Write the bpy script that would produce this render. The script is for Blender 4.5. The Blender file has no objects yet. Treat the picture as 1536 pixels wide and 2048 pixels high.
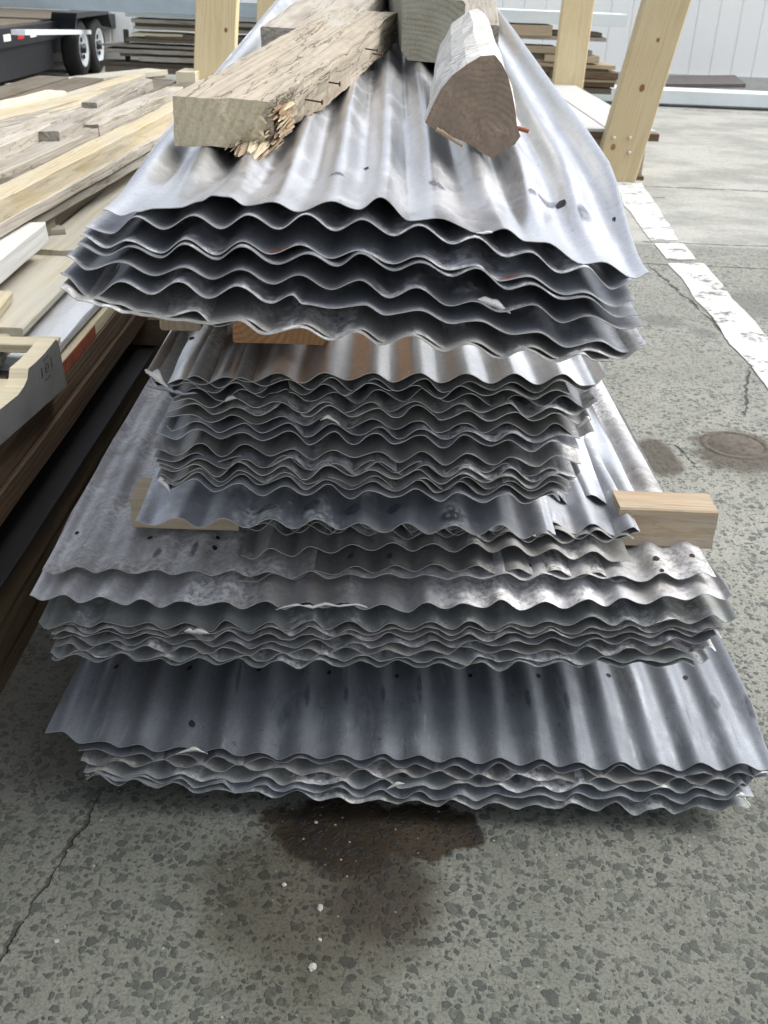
import bpy, bmesh, math, random
from mathutils import Vector, Matrix, noise

scene = bpy.context.scene
COL = scene.collection

# ------------------------------------------------------------------ camera
H = 1.33
F = 2000.0                       # focal length in pixels of the 1536 x 2048 photograph
UP = Vector((160, 3752, 2000)).normalized()
FW = Vector((7, (4e6 - 160 * 7) / 3752, -2000)).normalized()
RT = FW.cross(UP)
M = Matrix((RT, FW, UP))         # world = M @ camera
CAM = Vector((0, 0, H))
cd = bpy.data.cameras.new('camera')
cam = bpy.data.objects.new('camera', cd)
COL.objects.link(cam)
cam.matrix_world = Matrix.Translation(CAM) @ M.to_4x4()
cd.sensor_fit = 'VERTICAL'; cd.sensor_height = 36.0; cd.lens = 36.0 * F / 2048
cd.clip_start = 0.05; cd.clip_end = 300
cd.dof.use_dof = True; cd.dof.focus_distance = 1.55; cd.dof.aperture_fstop = 13
scene.camera = cam

# ------------------------------------------------------------------ light
SUN_EL, SUN_AZ = math.radians(52), math.radians(78)      # azimuth from +Y towards +X
w = bpy.data.worlds.new('World'); scene.world = w; w.use_nodes = True
wn, wl = w.node_tree.nodes, w.node_tree.links
sky = wn.new('ShaderNodeTexSky'); sky.sky_type = 'NISHITA'; sky.sun_disc = False
sky.sun_elevation = SUN_EL; sky.sun_rotation = SUN_AZ
sky.dust_density = 4.0; sky.air_density = 1.0; sky.ozone_density = 1.0
hs = wn.new('ShaderNodeHueSaturation'); hs.inputs['Saturation'].default_value = 0.34
bg = wn['Background']; bg.inputs['Strength'].default_value = 0.15
wl.new(sky.outputs[0], hs.inputs['Color']); wl.new(hs.outputs[0], bg.inputs['Color'])
sd = bpy.data.lights.new('sun', 'SUN'); sd.energy = 1.2; sd.angle = math.radians(45); sd.color = (1, .97, .92)
so = bpy.data.objects.new('sun', sd); COL.objects.link(so)
sdir = Vector((math.sin(SUN_AZ) * math.cos(SUN_EL), math.cos(SUN_AZ) * math.cos(SUN_EL), math.sin(SUN_EL)))
so.rotation_euler = sdir.to_track_quat('Z', 'Y').to_euler()
scene.view_settings.view_transform = 'Standard'; scene.view_settings.look = 'None'
scene.view_settings.gamma = 1.0; scene.view_settings.exposure = 1.0

# ------------------------------------------------------------------ survey helpers: photo point -> world point
def ray(px, py): return M @ Vector((px - 768, 1024 - py, -F))
def at(px, py, y):
    r = ray(px, py); return CAM + r * (y / r.y)
def onz(px, py, z=0.0):
    r = ray(px, py); return CAM + r * ((z - H) / r.z)
def onx(px, py, x):
    r = ray(px, py); return CAM + r * (x / r.x)
A0, AS = 1.062, 0.086            # top sheet of the upper stack: height at Y 1.24 and rise per metre
def ona(px, py, dz=0.0):         # point on the rising top stack
    r = ray(px, py); t = (A0 - AS * 1.24 + dz - H) / (r.z - AS * r.y); return CAM + r * t
def za(y): return A0 + AS * (y - 1.24)

# ------------------------------------------------------------------ object helpers
def tag(o, label=None, cat=None, group=None, kind=None):
    if label: o['label'] = label
    if cat: o['category'] = cat
    if group: o['group'] = group
    if kind: o['kind'] = kind
    return o

class MB:
    def __init__(s): s.v = []; s.f = []; s.m = []; s.smooth = []
    def add(s, vs, fs, mi=0, smooth=False):
        b = len(s.v); s.v += [tuple(p) for p in vs]
        for f in fs: s.f.append([b + i for i in f]); s.m.append(mi); s.smooth.append(smooth)
    def box(s, lo, hi, mi=0, R=None, ch=0.0):
        x0, y0, z0 = lo; x1, y1, z1 = hi
        c = min(ch, (x1-x0)*.3, (y1-y0)*.3, (z1-z0)*.3)
        if c <= 0:
            vs = [Vector((x, y, z)) for z in (z0, z1) for y in (y0, y1) for x in (x0, x1)]
            fs = [(0,2,3,1), (4,5,7,6), (0,1,5,4), (2,6,7,3), (0,4,6,2), (1,3,7,5)]
        else:
            bm = bmesh.new(); bmesh.ops.create_cube(bm, size=1)
            for v in bm.verts:
                v.co = Vector((x0 + (v.co.x+.5)*(x1-x0), y0 + (v.co.y+.5)*(y1-y0), z0 + (v.co.z+.5)*(z1-z0)))
            bmesh.ops.bevel(bm, geom=bm.edges[:], offset=c, segments=1, affect='EDGES')
            bm.verts.index_update(); vs = [v.co.copy() for v in bm.verts]; fs = [[v.index for v in f.verts] for f in bm.faces]; bm.free()
        if R is not None: vs = [R @ v for v in vs]
        s.add(vs, fs, mi)
    def tube(s, a, b, r0, r1=None, n=10, mi=0, cap=True):
        a, b = Vector(a), Vector(b); r1 = r0 if r1 is None else r1
        d = (b - a).normalized(); u = d.orthogonal().normalized(); v = d.cross(u)
        vs = [p + (u*math.cos(t*2*math.pi/n) + v*math.sin(t*2*math.pi/n))*r for p, r in ((a, r0), (b, r1)) for t in range(n)]
        fs = [(i, (i+1) % n, n+(i+1) % n, n+i) for i in range(n)]
        s.add(vs, fs, mi, True)
        if cap: s.add(vs, [list(range(n))[::-1], list(range(n, 2*n))], mi)
    def lathe(s, prof, c, axis, n=28, mi=0):          # prof: (along axis, radius)
        c = Vector(c); d = Vector(axis).normalized(); u = d.orthogonal().normalized(); v = d.cross(u)
        vs = []; fs = []
        for h, r in prof:
            vs += [c + d*h + (u*math.cos(t*2*math.pi/n) + v*math.sin(t*2*math.pi/n))*r for t in range(n)]
        for k in range(len(prof)-1):
            fs += [(k*n+i, k*n+(i+1) % n, (k+1)*n+(i+1) % n, (k+1)*n+i) for i in range(n)]
        s.add(vs, fs, mi, True)
    def build(s, name, mats, parent=None, loc=None, rot=None):
        me = bpy.data.meshes.new(name); me.from_pydata(s.v, [], s.f)
        mats = mats if isinstance(mats, (list, tuple)) else [mats]
        for m in mats: me.materials.append(m)
        me.polygons.foreach_set('material_index', s.m); me.polygons.foreach_set('use_smooth', s.smooth)
        me.update()
        o = bpy.data.objects.new(name, me); COL.objects.link(o)
        if parent is not None: o.parent = parent
        if loc is not None: o.location = loc
        if rot is not None: o.rotation_euler = rot
        return o

def empty(name, loc, rz=0.0):
    o = bpy.data.objects.new(name, None); COL.objects.link(o); o.location = loc; o.rotation_euler = (0, 0, rz)
    o.empty_display_size = .1
    return o

# ------------------------------------------------------------------ materials
class NT:
    def __init__(s, name):
        s.mat = bpy.data.materials.new(name); s.mat.use_nodes = True
        s.t = s.mat.node_tree; s.b = s.t.nodes['Principled BSDF']
    def n(s, typ, **kw):
        nd = s.t.nodes.new(typ)
        for k, v in kw.items(): setattr(nd, k, v)
        return nd
    def put(s, sock, val):
        if hasattr(val, 'is_output') or isinstance(val, bpy.types.NodeSocket): s.t.links.new(val, sock)
        else:
            if isinstance(val, (tuple, list)) and len(val) == 3 and sock.type == 'RGBA': val = (*val, 1)
            sock.default_value = val
    def math(s, op, a, b=0.0, c=None, clamp=False):
        nd = s.n('ShaderNodeMath', operation=op, use_clamp=clamp); s.put(nd.inputs[0], a); s.put(nd.inputs[1], b)
        if c is not None: s.put(nd.inputs[2], c)
        return nd.outputs[0]
    def vmath(s, op, a, b=(0, 0, 0), out=0, scale=None):
        nd = s.n('ShaderNodeVectorMath', operation=op); s.put(nd.inputs[0], a); s.put(nd.inputs[1], b)
        if scale is not None: s.put(nd.inputs['Scale'], scale)
        return nd.outputs[out]
    def mix(s, fac, a, b, blend='MIX'):
        nd = s.n('ShaderNodeMix', data_type='RGBA', blend_type=blend); s.put(nd.inputs[0], fac)
        s.put(nd.inputs[6], a); s.put(nd.inputs[7], b); return nd.outputs[2]
    def fmix(s, fac, a, b):
        nd = s.n('ShaderNodeMix', data_type='FLOAT'); s.put(nd.inputs[0], fac); s.put(nd.inputs[2], a); s.put(nd.inputs[3], b); return nd.outputs[0]
    def noise(s, vec, scale, detail=3.0, rough=.55, dist=0.0, color=False):
        nd = s.n('ShaderNodeTexNoise'); s.put(nd.inputs['Vector'], vec); s.put(nd.inputs['Scale'], scale)
        nd.inputs['Detail'].default_value = detail; nd.inputs['Roughness'].default_value = rough; nd.inputs['Distortion'].default_value = dist
        return nd.outputs['Color' if color else 'Fac']
    def voro(s, vec, scale, feature='F1', rnd=1.0):
        nd = s.n('ShaderNodeTexVoronoi', feature=feature); s.put(nd.inputs['Vector'], vec); s.put(nd.inputs['Scale'], scale)
        nd.inputs['Randomness'].default_value = rnd; return nd
    def ramp(s, fac, lo, hi):            # smooth 0..1 between lo and hi
        nd = s.n('ShaderNodeMapRange', interpolation_type='SMOOTHSTEP'); s.put(nd.inputs[0], fac)
        nd.inputs[1].default_value = lo; nd.inputs[2].default_value = hi; return nd.outputs[0]
    def coord(s, which='Object'): return s.n('ShaderNodeTexCoord').outputs[which]
    def rnd(s): return s.n('ShaderNodeObjectInfo').outputs['Random']
    def scale(s, vec, sc): return s.vmath('MULTIPLY', vec, sc)
    def bump(s, h, strength=.3, dist=.01):
        nd = s.n('ShaderNodeBump'); nd.inputs['Strength'].default_value = strength; nd.inputs['Distance'].default_value = dist
        s.put(nd.inputs['Height'], h); s.t.links.new(nd.outputs[0], s.b.inputs['Normal'])
    def set(s, **kw):
        for k, v in kw.items(): s.put(s.b.inputs[k.replace('_', ' ')], v)

def rvec(nt, k=37.0):
    r = nt.rnd(); cx = nt.n('ShaderNodeCombineXYZ'); nt.put(cx.inputs[0], nt.math('MULTIPLY', r, k))
    nt.put(cx.inputs[1], nt.math('MULTIPLY', r, k*.71)); nt.put(cx.inputs[2], nt.math('MULTIPLY', r, k*1.37)); return cx.outputs[0]

def metal(name, base, rough=.38, metallic=.85, dirt=(.12, .115, .105), dirt_amt=.5, white=0.0, spot=0.0, var=.25, rust=0.0, bump=.4, smear=0.0):
    nt = NT(name); p0 = nt.coord(); p = nt.vmath('ADD', p0, rvec(nt))
    span = nt.voro(p, 120.0).outputs['Color']
    sp = nt.n('ShaderNodeSeparateColor'); nt.put(sp.inputs[0], span)
    c = nt.mix(nt.math('MULTIPLY', sp.outputs[0], .30), base, tuple(x*.66 for x in base))
    grain = nt.noise(p, 330.0, 3, .7)
    c = nt.mix(nt.math('MULTIPLY', nt.ramp(grain, .45, .68), .30), c, tuple(x*.5 for x in base))
    c = nt.mix(nt.math('MULTIPLY', nt.ramp(grain, .55, .36), .22), c, tuple(min(.85, x*1.35) for x in base))
    streak = nt.noise(nt.scale(p, (22.0, 1.3, 22.0)), 1.0, 5, .62)
    c = nt.mix(nt.math('MULTIPLY', nt.ramp(streak, .46, .70), var + .2), c, tuple(x*.55 for x in base))
    c = nt.mix(nt.math('MULTIPLY', nt.ramp(streak, .46, .30), .25), c, tuple(min(.85, x*1.3) for x in base))
    blot = nt.noise(p, 6.0, 6, .68)
    d = nt.math('MULTIPLY', nt.ramp(blot, .46, .66), dirt_amt)
    c = nt.mix(d, c, dirt)
    rg = nt.math('ADD', rough, nt.math('MULTIPLY', blot, .22)); rg = nt.math('ADD', rg, nt.math('MULTIPLY', d, .25)); rg = nt.math('ADD', rg, nt.math('MULTIPLY', nt.math('SUBTRACT', streak, .5), .3))
    me = nt.math('SUBTRACT', metallic, nt.math('MULTIPLY', d, .8*metallic))
    if white > 0:
        wf = nt.math('MULTIPLY', nt.ramp(nt.noise(nt.scale(p, (1, .6, 1)), 7.0, 6, .7), .5 - .10*white, .64), nt.ramp(nt.noise(p, 90, 4, .75), .38, .58))
        c = nt.mix(nt.math('MULTIPLY', wf, .85), c, (.66, .66, .67)); me = nt.math('MULTIPLY', me, nt.math('SUBTRACT', 1.0, nt.math('MULTIPLY', wf, .8)))
        rg = nt.math('ADD', rg, nt.math('MULTIPLY', wf, .3))
    if smear > 0:
        sm = nt.ramp(nt.noise(nt.scale(p, (30, 5, 30)), 1.0, 6, .72), .56, .74); c = nt.mix(nt.math('MULTIPLY', sm, smear), c, (.52, .54, .57))
        sd2 = nt.ramp(nt.noise(nt.scale(p, (38, 3.2, 38)), 1.3, 5, .7), .58, .70); c = nt.mix(nt.math('MULTIPLY', sd2, smear), c, (.11, .12, .145))
    if spot > 0:
        sf = nt.ramp(nt.noise(p, 55.0, 5, .75), .64, .71); c = nt.mix(nt.math('MULTIPLY', sf, spot), c, (.07, .065, .06))
    if rust > 0:
        rf = nt.math('MULTIPLY', nt.ramp(nt.noise(p, 10.0, 6, .78), .61, .72), rust); c = nt.mix(rf, c, (.14, .065, .035)); me = nt.math('MULTIPLY', me, nt.math('SUBTRACT', 1.0, rf))
    br = nt.math('ADD', .80, nt.math('MULTIPLY', nt.rnd(), .40))
    c = nt.mix(1.0, c, nt_gray(nt, br), 'MULTIPLY')
    nt.set(Base_Color=c, Metallic=me, Roughness=rg)
    h = nt.math('ADD', nt.math('MULTIPLY', nt.noise(nt.scale(p, (1, .5, 1)), 11.0, 3), 1.0), nt.math('MULTIPLY', grain, .03))
    nt.bump(h, bump, .004)
    return nt.mat

def nt_gray(nt, f):
    c = nt.n('ShaderNodeCombineColor')
    for i in range(3): nt.put(c.inputs[i], f)
    return c.outputs[0]

def wood(name, light, dark, ring=260.0, weather=None, wamt=0.0, crack=0.0, rough=.75, patch=None, pamt=.6, bump=.35, center=(.3, .05), ringmix=.55, fib=.35):
    nt = NT(name); p0 = nt.coord(); r = nt.rnd()
    cx = nt.n('ShaderNodeCombineXYZ'); nt.put(cx.inputs[0], nt.math('MULTIPLY', r, 41.0))
    nt.put(cx.inputs[1], nt.math('MULTIPLY', nt.math('SUBTRACT', nt.math('FRACT', nt.math('MULTIPLY', r, 7.31)), .5), center[0]))
    nt.put(cx.inputs[2], nt.math('ADD', center[1], nt.math('MULTIPLY', nt.math('FRACT', nt.math('MULTIPLY', r, 13.7)), .08)))
    p = nt.vmath('ADD', p0, cx.outputs[0])
    warp = nt.vmath('SUBTRACT', nt.noise(nt.scale(p, (1.6, 9, 9)), 1.0, 2, .5, 0, True), (.5, .5, .5))
    q = nt.vmath('ADD', nt.scale(p, (.02, 1, 1)), nt.vmath('MULTIPLY', warp, (.0, .045, .045)))
    sx = nt.n('ShaderNodeSeparateXYZ'); nt.put(sx.inputs[0], q)
    rad = nt.math('SQRT', nt.math('ADD', nt.math('MULTIPLY', sx.outputs[1], sx.outputs[1]), nt.math('MULTIPLY', sx.outputs[2], sx.outputs[2])))
    rg = nt.math('ADD', nt.math('MULTIPLY', nt.math('SINE', nt.math('MULTIPLY', rad, ring*2.4)), .5), .5)
    rg = nt.math('POWER', rg, 1.8)
    fibre = nt.noise(nt.scale(p, (4.0, 210, 210)), 1.0, 3, .6)
    c = nt.mix(nt.math('MULTIPLY', rg, ringmix), light, dark)
    c = nt.mix(nt.math('MULTIPLY', nt.ramp(fibre, .40, .72), fib), c, tuple(x*.6 for x in dark))
    if patch:
        pf = nt.math('MULTIPLY', nt.ramp(nt.noise(nt.scale(p, (2.2, 7, 7)), 1.0, 4, .6), .48, .62), pamt); c = nt.mix(pf, c, patch)
    if weather:
        wf = nt.math('MULTIPLY', nt.ramp(nt.noise(nt.scale(p, (2.6, 12, 12)), 1.0, 5, .65), .34, .60), wamt); c = nt.mix(wf, c, weather)
    h = nt.math('ADD', nt.math('MULTIPLY', fibre, .6), nt.math('MULTIPLY', rg, -.4))
    if crack > 0:
        cn = nt.noise(nt.scale(p, (2.2, 30, 30)), 1.0, 4, .55, .4)
        cf = nt.math('SUBTRACT', 1.0, nt.ramp(nt.math('ABSOLUTE', nt.math('SUBTRACT', cn, .56)), .003, .016)); cf = nt.math('MULTIPLY', cf, crack)
        c = nt.mix(cf, c, (.03, .026, .022)); h = nt.math('SUBTRACT', h, nt.math('MULTIPLY', cf, 2.0))
    br = nt.math('ADD', .84, nt.math('MULTIPLY', nt.math('FRACT', nt.math('MULTIPLY', r, 3.17)), .3))
    c = nt.mix(1.0, c, nt_gray(nt, br), 'MULTIPLY')
    nt.set(Base_Color=c, Roughness=rough); nt.b.inputs['Specular IOR Level'].default_value = .25
    nt.bump(h, bump, .003)
    return nt.mat

def plain(name, col, rough=.6, metallic=0.0, var=.3, sc=8.0, bump=.1):
    nt = NT(name); p = nt.vmath('ADD', nt.coord(), rvec(nt)); f = nt.noise(p, sc, 5, .6)
    c = nt.mix(nt.math('MULTIPLY', nt.ramp(f, .35, .7), var), col, tuple(x*.5 for x in col))
    nt.set(Base_Color=c, Roughness=rough, Metallic=metallic); nt.bump(nt.noise(p, sc*6, 3), bump, .004)
    return nt.mat

def _fade(mat):
    t = mat.node_tree; b = t.nodes['Principled BSDF']; a = t.nodes.new('ShaderNodeAttribute'); a.attribute_name = 'fade'
    n = t.nodes.new('ShaderNodeTexNoise'); n.inputs['Scale'].default_value = 45; n.inputs['Detail'].default_value = 4
    tc = t.nodes.new('ShaderNodeTexCoord'); t.links.new(tc.outputs['Object'], n.inputs['Vector'])
    m = t.nodes.new('ShaderNodeMath'); m.operation = 'MULTIPLY'; t.links.new(a.outputs['Fac'], m.inputs[0]); t.links.new(n.outputs['Fac'], m.inputs[1])
    m2 = t.nodes.new('ShaderNodeMath'); m2.operation = 'MULTIPLY'; m2.use_clamp = True; m2.inputs[1].default_value = 1.15; t.links.new(m.outputs[0], m2.inputs[0]); t.links.new(m2.outputs[0], b.inputs['Alpha'])
    return mat
m_bright = metal('galvanised_bright', (.86, .88, .91), .22, .95, dirt=(.64, .65, .67), dirt_amt=.25, spot=.4, var=.15, bump=.12)
m_grey = metal('galvanised_grey', (.39, .41, .445), .36, .70, dirt=(.23, .235, .245), dirt_amt=.6, spot=.4, rust=.2, white=.05)
m_dark = metal('galvanised_dull', (.36, .36, .355), .42, .60, dirt=(.20, .195, .18), dirt_amt=.8, spot=.6, rust=.35, white=.25)
m_dull = metal('galvanised_blue_grey', (.29, .315, .35), .40, .55, dirt=(.20, .215, .245), dirt_amt=.6, spot=.8, smear=.6, var=.4)
m_white = metal('galvanised_white_bloom', (.42, .425, .44), .42, .45, dirt=(.20, .185, .165), dirt_amt=.85, white=1.1, spot=.8, rust=.3)
m_green = metal('galvanised_greenish', (.31, .34, .345), .42, .50, dirt=(.21, .21, .185), dirt_amt=.75, spot=.6, white=.25)
m_rust = _fade(plain('sheet_rust', (.30, .10, .045), .9, 0, .6, 40))
m_edge = metal('cut_sheet_edge', (.36, .365, .37), .4, .6, dirt=(.12, .11, .10), dirt_amt=.9, rust=.5)
m_flap = metal('bare_fold_metal', (.66, .65, .62), .42, .3, dirt=(.34, .32, .28), dirt_amt=.8, white=.8, spot=.5)
m_hole = plain('hole_black', (.012, .012, .013), .8, 0)
m_stain = _fade(metal('oily_stain_metal', (.15, .165, .21), .4, .4, dirt=(.08, .085, .10), dirt_amt=.5))
m_rust = _fade(plain('sheet_rust', (.30, .10, .045), .9, 0, .6, 40))
m_edge = metal('cut_sheet_edge', (.52, .52, .51), .5, .5, dirt=(.22, .20, .18), dirt_amt=.7)
m_flap = metal('bare_fold_metal', (.70, .69, .66), .42, .5, dirt=(.4, .38, .33), dirt_amt=.5, white=.8)
m_pine = wood('fresh_pine', (.66, .54, .33), (.52, .39, .20), 150, patch=(.70, .60, .40), pamt=.4, fib=.14, ringmix=.4)
m_block = wood('sawn_fir_orange', (.44, .25, .125), (.25, .12, .05), 300, fib=.3, patch=(.36, .19, .09))
m_sawn = wood('grey_tan_sawn_block', (.40, .30, .19), (.29, .20, .12), 260, weather=(.39, .345, .27), wamt=.8, crack=.15)
m_tan = wood('tan_fir', (.43, .33, .21), (.30, .21, .12), 240, weather=(.36, .32, .255), wamt=.6)
m_yellow = wood('yellowed_plank', (.47, .40, .26), (.36, .29, .17), 200, weather=(.43, .40, .32), wamt=.6, fib=.3, crack=.2)
m_old = wood('weathered_grey_wood', (.33, .30, .25), (.20, .175, .14), 220, weather=(.40, .375, .33), wamt=.7, crack=.45, rough=.9)
m_beam = wood('old_beam_wood', (.32, .28, .215), (.21, .175, .13), 190, weather=(.36, .32, .26), wamt=.6, crack=.55, rough=.92, bump=.5)
m_beam_end = wood('old_beam_end', (.50, .44, .31), (.36, .30, .19), 190, weather=(.42, .38, .28), wamt=.4, rough=.95, bump=.6, fib=.5)
m_rot = wood('rotten_wood', (.31, .22, .14), (.14, .075, .045), 300, weather=(.36, .30, .215), wamt=.75, crack=.8, rough=.95, bump=.8)
m_brown = wood('treated_brown_timber', (.125, .082, .048), (.07, .043, .024), 220, patch=(.19, .06, .03), pamt=.25, weather=(.13, .10, .068), wamt=.7)
m_olive = wood('wet_olive_timber', (.13, .095, .055), (.07, .048, .026), 170, patch=(.16, .12, .07), pamt=.6)
m_greywood = wood('grey_planed_board', (.33, .33, .30), (.25, .245, .215), 220, weather=(.38, .38, .35), wamt=.5, crack=.25, fib=.25)
m_ply = wood('pale_plywood', (.46, .43, .34), (.36, .325, .24), 90, weather=(.42, .42, .38), wamt=.6, patch=(.27, .22, .14), pamt=.5, fib=.3)
m_cream = wood('cream_board', (.62, .56, .40), (.48, .41, .26), 160, fib=.3, ringmix=.35, weather=(.50, .46, .36), wamt=.5)
m_whitewd = wood('white_primed_board', (.55, .555, .54), (.44, .44, .42), 160, fib=.1, ringmix=.15, weather=(.5, .5, .48), wamt=.25)
m_stamped = wood('grey_stamped_board', (.155, .16, .155), (.11, .11, .105), 220, weather=(.19, .20, .195), wamt=.5, fib=.35)
m_squaretop = wood('green_grey_timber', (.26, .245, .19), (.16, .145, .105), 230, weather=(.29, .29, .24), wamt=.6, crack=.12, rough=.95)
m_greentop = plain('pale_green_paint', (.50, .60, .53), .8, 0, .35, 14)
m_logend = wood('log_cut_face', (.25, .19, .14), (.14, .10, .07), 300, weather=(.165, .13, .10), wamt=.7, crack=.0, rough=.95, center=(.02, .0), ringmix=.16, fib=.5, patch=(.17, .13, .10), pamt=.5)
m_bark = wood('log_grey_side', (.62, .60, .56), (.46, .44, .40), 240, weather=(.74, .74, .72), wamt=.7, crack=.3, rough=.9, bump=.7)
m_dkwood = wood('dark_old_boards', (.14, .115, .08), (.075, .06, .04), 220, weather=(.17, .155, .125), wamt=.6, fib=.5)
m_black = plain('black_sheet', (.018, .018, .02), .6, 0, .4, 6)
m_tyre = plain('tyre_rubber', (.014, .014, .016), .8)
m_rim = plain('white_rim', (.52, .57, .60), .4, 0, .12)
m_trail = plain('trailer_black_paint', (.016, .017, .022), .45, 0, .3, 5)
m_red = plain('red_tape', (.45, .03, .03), .4)
m_tapew = plain('white_tape', (.8, .8, .8), .35, 0, .1)
m_rusty = plain('rusty_steel', (.28, .12, .09), .85, 0, .5, 9)
m_nail = plain('rusty_nail', (.09, .04, .03), .8, .3)
m_wrap = plain('white_plastic_wrap', (.68, .71, .75), .3, 0, .25, 9, .5)
m_whpan = plain('white_metal_panel', (.70, .76, .78), .4, 0, .12, 3)
m_gypan = plain('grey_metal_beam', (.36, .43, .47), .45, .2, .25, 3)
m_paint = None

# ------------------------------------------------------------------ ground
def ground_material():
    nt = NT('worn_concrete'); p = nt.coord()
    s3 = nt.n('ShaderNodeSeparateXYZ'); nt.put(s3.inputs[0], p); X, Y = s3.outputs[0], s3.outputs[1]
    def line(a, b, wid, wob=.02, sc=9.0):         # crack: distance to a wobbly segment
        a = Vector((a.x, a.y, 0)); b = Vector((b.x, b.y, 0)); d = b - a; L = d.length; d /= L; nrm = Vector((-d.y, d.x, 0))
        q = nt.vmath('SUBTRACT', p, tuple(a)); s = nt.vmath('DOT_PRODUCT', q, tuple(d), 1); t = nt.vmath('DOT_PRODUCT', q, tuple(nrm), 1)
        wn_ = nt.math('MULTIPLY', nt.math('SUBTRACT', nt.noise(p, sc, 4, .6), .5), wob*4)
        t = nt.math('ABSOLUTE', nt.math('ADD', t, wn_))
        wv = nt.math('MULTIPLY', nt.ramp(nt.noise(p, 14.0, 2), .3, .6), wid)
        f = nt.math('SUBTRACT', 1.0, nt.ramp(nt.math('DIVIDE', t, nt.math('ADD', wv, .0008)), .5, 1.3))
        ins = nt.math('MULTIPLY', nt.math('GREATER_THAN', s, 0.0), nt.math('LESS_THAN', s, L))
        return nt.math('MULTIPLY', f, ins)
    def blob(c, rx, ry, wob=.35, sc=7.0, soft=.35, rot=0.0):
        q = nt.vmath('SUBTRACT', p, (c.x, c.y, 0))
        m = nt.n('ShaderNodeMapping'); m.vector_type = 'POINT'; nt.put(m.inputs[0], q)
        m.inputs['Rotation'].default_value = (0, 0, rot)
        q2 = nt.vmath('DIVIDE', m.outputs[0], (rx, ry, 1.0)); L = nt.vmath('LENGTH', q2, out=1)
        L = nt.math('ADD', L, nt.math('MULTIPLY', nt.math('SUBTRACT', nt.noise(p, sc, 5, .6), .5), wob*2.4))
        return nt.math('SUBTRACT', 1.0, nt.ramp(L, 1.0 - soft, 1.0 + soft*.4))
    big = nt.noise(p, 1.3, 5, .6); mid = nt.noise(p, 9.0, 5, .65); fine = nt.noise(p, 160.0, 4, .75); sand = nt.noise(p, 420.0, 3, .8)
    c = nt.mix(nt.ramp(big, .35, .66), (.230, .235, .205), (.285, .288, .255))
    c = nt.mix(nt.math('MULTIPLY', nt.ramp(mid, .38, .7), .45), c, (.175, .182, .162))
    c = nt.mix(nt.math('MULTIPLY', nt.ramp(fine, .46, .62), .66), c, (.092, .094, .085))
    c = nt.mix(nt.math('MULTIPLY', nt.ramp(sand, .50, .34), .40), c, (.40, .40, .36))
    # smoother pale slabs beyond the joint
    yj = onz(1400, 492).y
    smooth = nt.ramp(nt.math('ADD', Y, nt.math('MULTIPLY', nt.math('SUBTRACT', mid, .5), .08)), yj - .03, yj + .03)
    c = nt.mix(smooth, c, nt.mix(nt.ramp(nt.noise(nt.scale(p, (.9, 1.15, 1)), 1.3, 8, .72), .38, .64), (.37, .37, .34), (.24, .245, .225)))
    # exposed stones
    pw = nt.vmath('ADD', p, nt.vmath('MULTIPLY', nt.vmath('SUBTRACT', nt.noise(p, 55, 2, .5, 0, True), (.5, .5, .5)), (.020, .020, 0)))
    stones = None
    for sc, thr, keep in ((36.0, .36, .30), (56.0, .44, .18), (92.0, .48, .28)):
        v = nt.voro(pw, sc); sep = nt.n('ShaderNodeSeparateColor'); nt.put(sep.inputs[0], v.outputs['Color'])
        size = nt.math('MULTIPLY', sep.outputs[1], thr)
        f = nt.math('SUBTRACT', 1.0, nt.ramp(nt.math('SUBTRACT', v.outputs['Distance'], nt.math('ADD', nt.math('ADD', size, .06), nt.math('MULTIPLY', nt.math('SUBTRACT', fine, .5), .28))), -.07, .05))
        f = nt.math('MULTIPLY', f, nt.math('GREATER_THAN', sep.outputs[0], keep))
        f = nt.math('MULTIPLY', f, nt.math('ADD', .55, nt.math('MULTIPLY', sep.outputs[2], .45)))
        stones = f if stones is None else nt.math('MAXIMUM', stones, f)
    stones = nt.math('MULTIPLY', stones, nt.fmix(smooth, nt.math('ADD', .74, nt.math('MULTIPLY', nt.ramp(big, .3, .6), .22)), .30))
    c = nt.mix(stones, c, nt.mix(nt.noise(p, 30, 2), nt.mix(nt.ramp(sand, .4, .6), (.036, .042, .045), (.07, .077, .08)), (.115, .12, .11)))
    wetmask = blob(onz(700, 1700), .22, .17, .3, 8.0, .4)
    v = nt.voro(p, 75.0); sep = nt.n('ShaderNodeSeparateColor'); nt.put(sep.inputs[0], v.outputs['Color'])
    spk = nt.math('MULTIPLY', nt.math('LESS_THAN', v.outputs['Distance'], .16), nt.math('GREATER_THAN', sep.outputs[0], nt.math('SUBTRACT', .965, nt.math('MULTIPLY', wetmask, .16))))
    c = nt.mix(nt.math('MULTIPLY', spk, .7), c, (.55, .54, .49))
    # stains, damp, a darker gap at left, and shade painted on the near ground
    wet = blob(onz(690, 1672), .15, .105, .62, 11.0, .22)
    wet = nt.math('MAXIMUM', wet, blob(onz(860, 1660), .095, .065, .5, 13.0, .14))
    wet = nt.math('MAXIMUM', wet, nt.math('MULTIPLY', blob(onz(770, 1790), .10, .12, .4, 9.0, .5), .75))
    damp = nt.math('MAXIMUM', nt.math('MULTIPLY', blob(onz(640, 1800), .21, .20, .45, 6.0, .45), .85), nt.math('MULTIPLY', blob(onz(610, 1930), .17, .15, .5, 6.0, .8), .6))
    near_shade = nt.math('MULTIPLY', blob(Vector((.0, .85, 0)), 1.7, 1.35, .30, 3.0, .9), .80)  # painted shade over damp near ground: camera-side shadow and lens falloff
    c = nt.mix(near_shade, c, nt.mix(1.0, c, (.37, .395, .37), 'MULTIPLY'))
    wet2 = nt.math('MAXIMUM', blob(onz(1315, 915), .075, .16, .35, 10, .25), nt.math('MULTIPLY', blob(onz(1475, 905), .17, .19, .6, 12, .35), .95))
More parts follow.
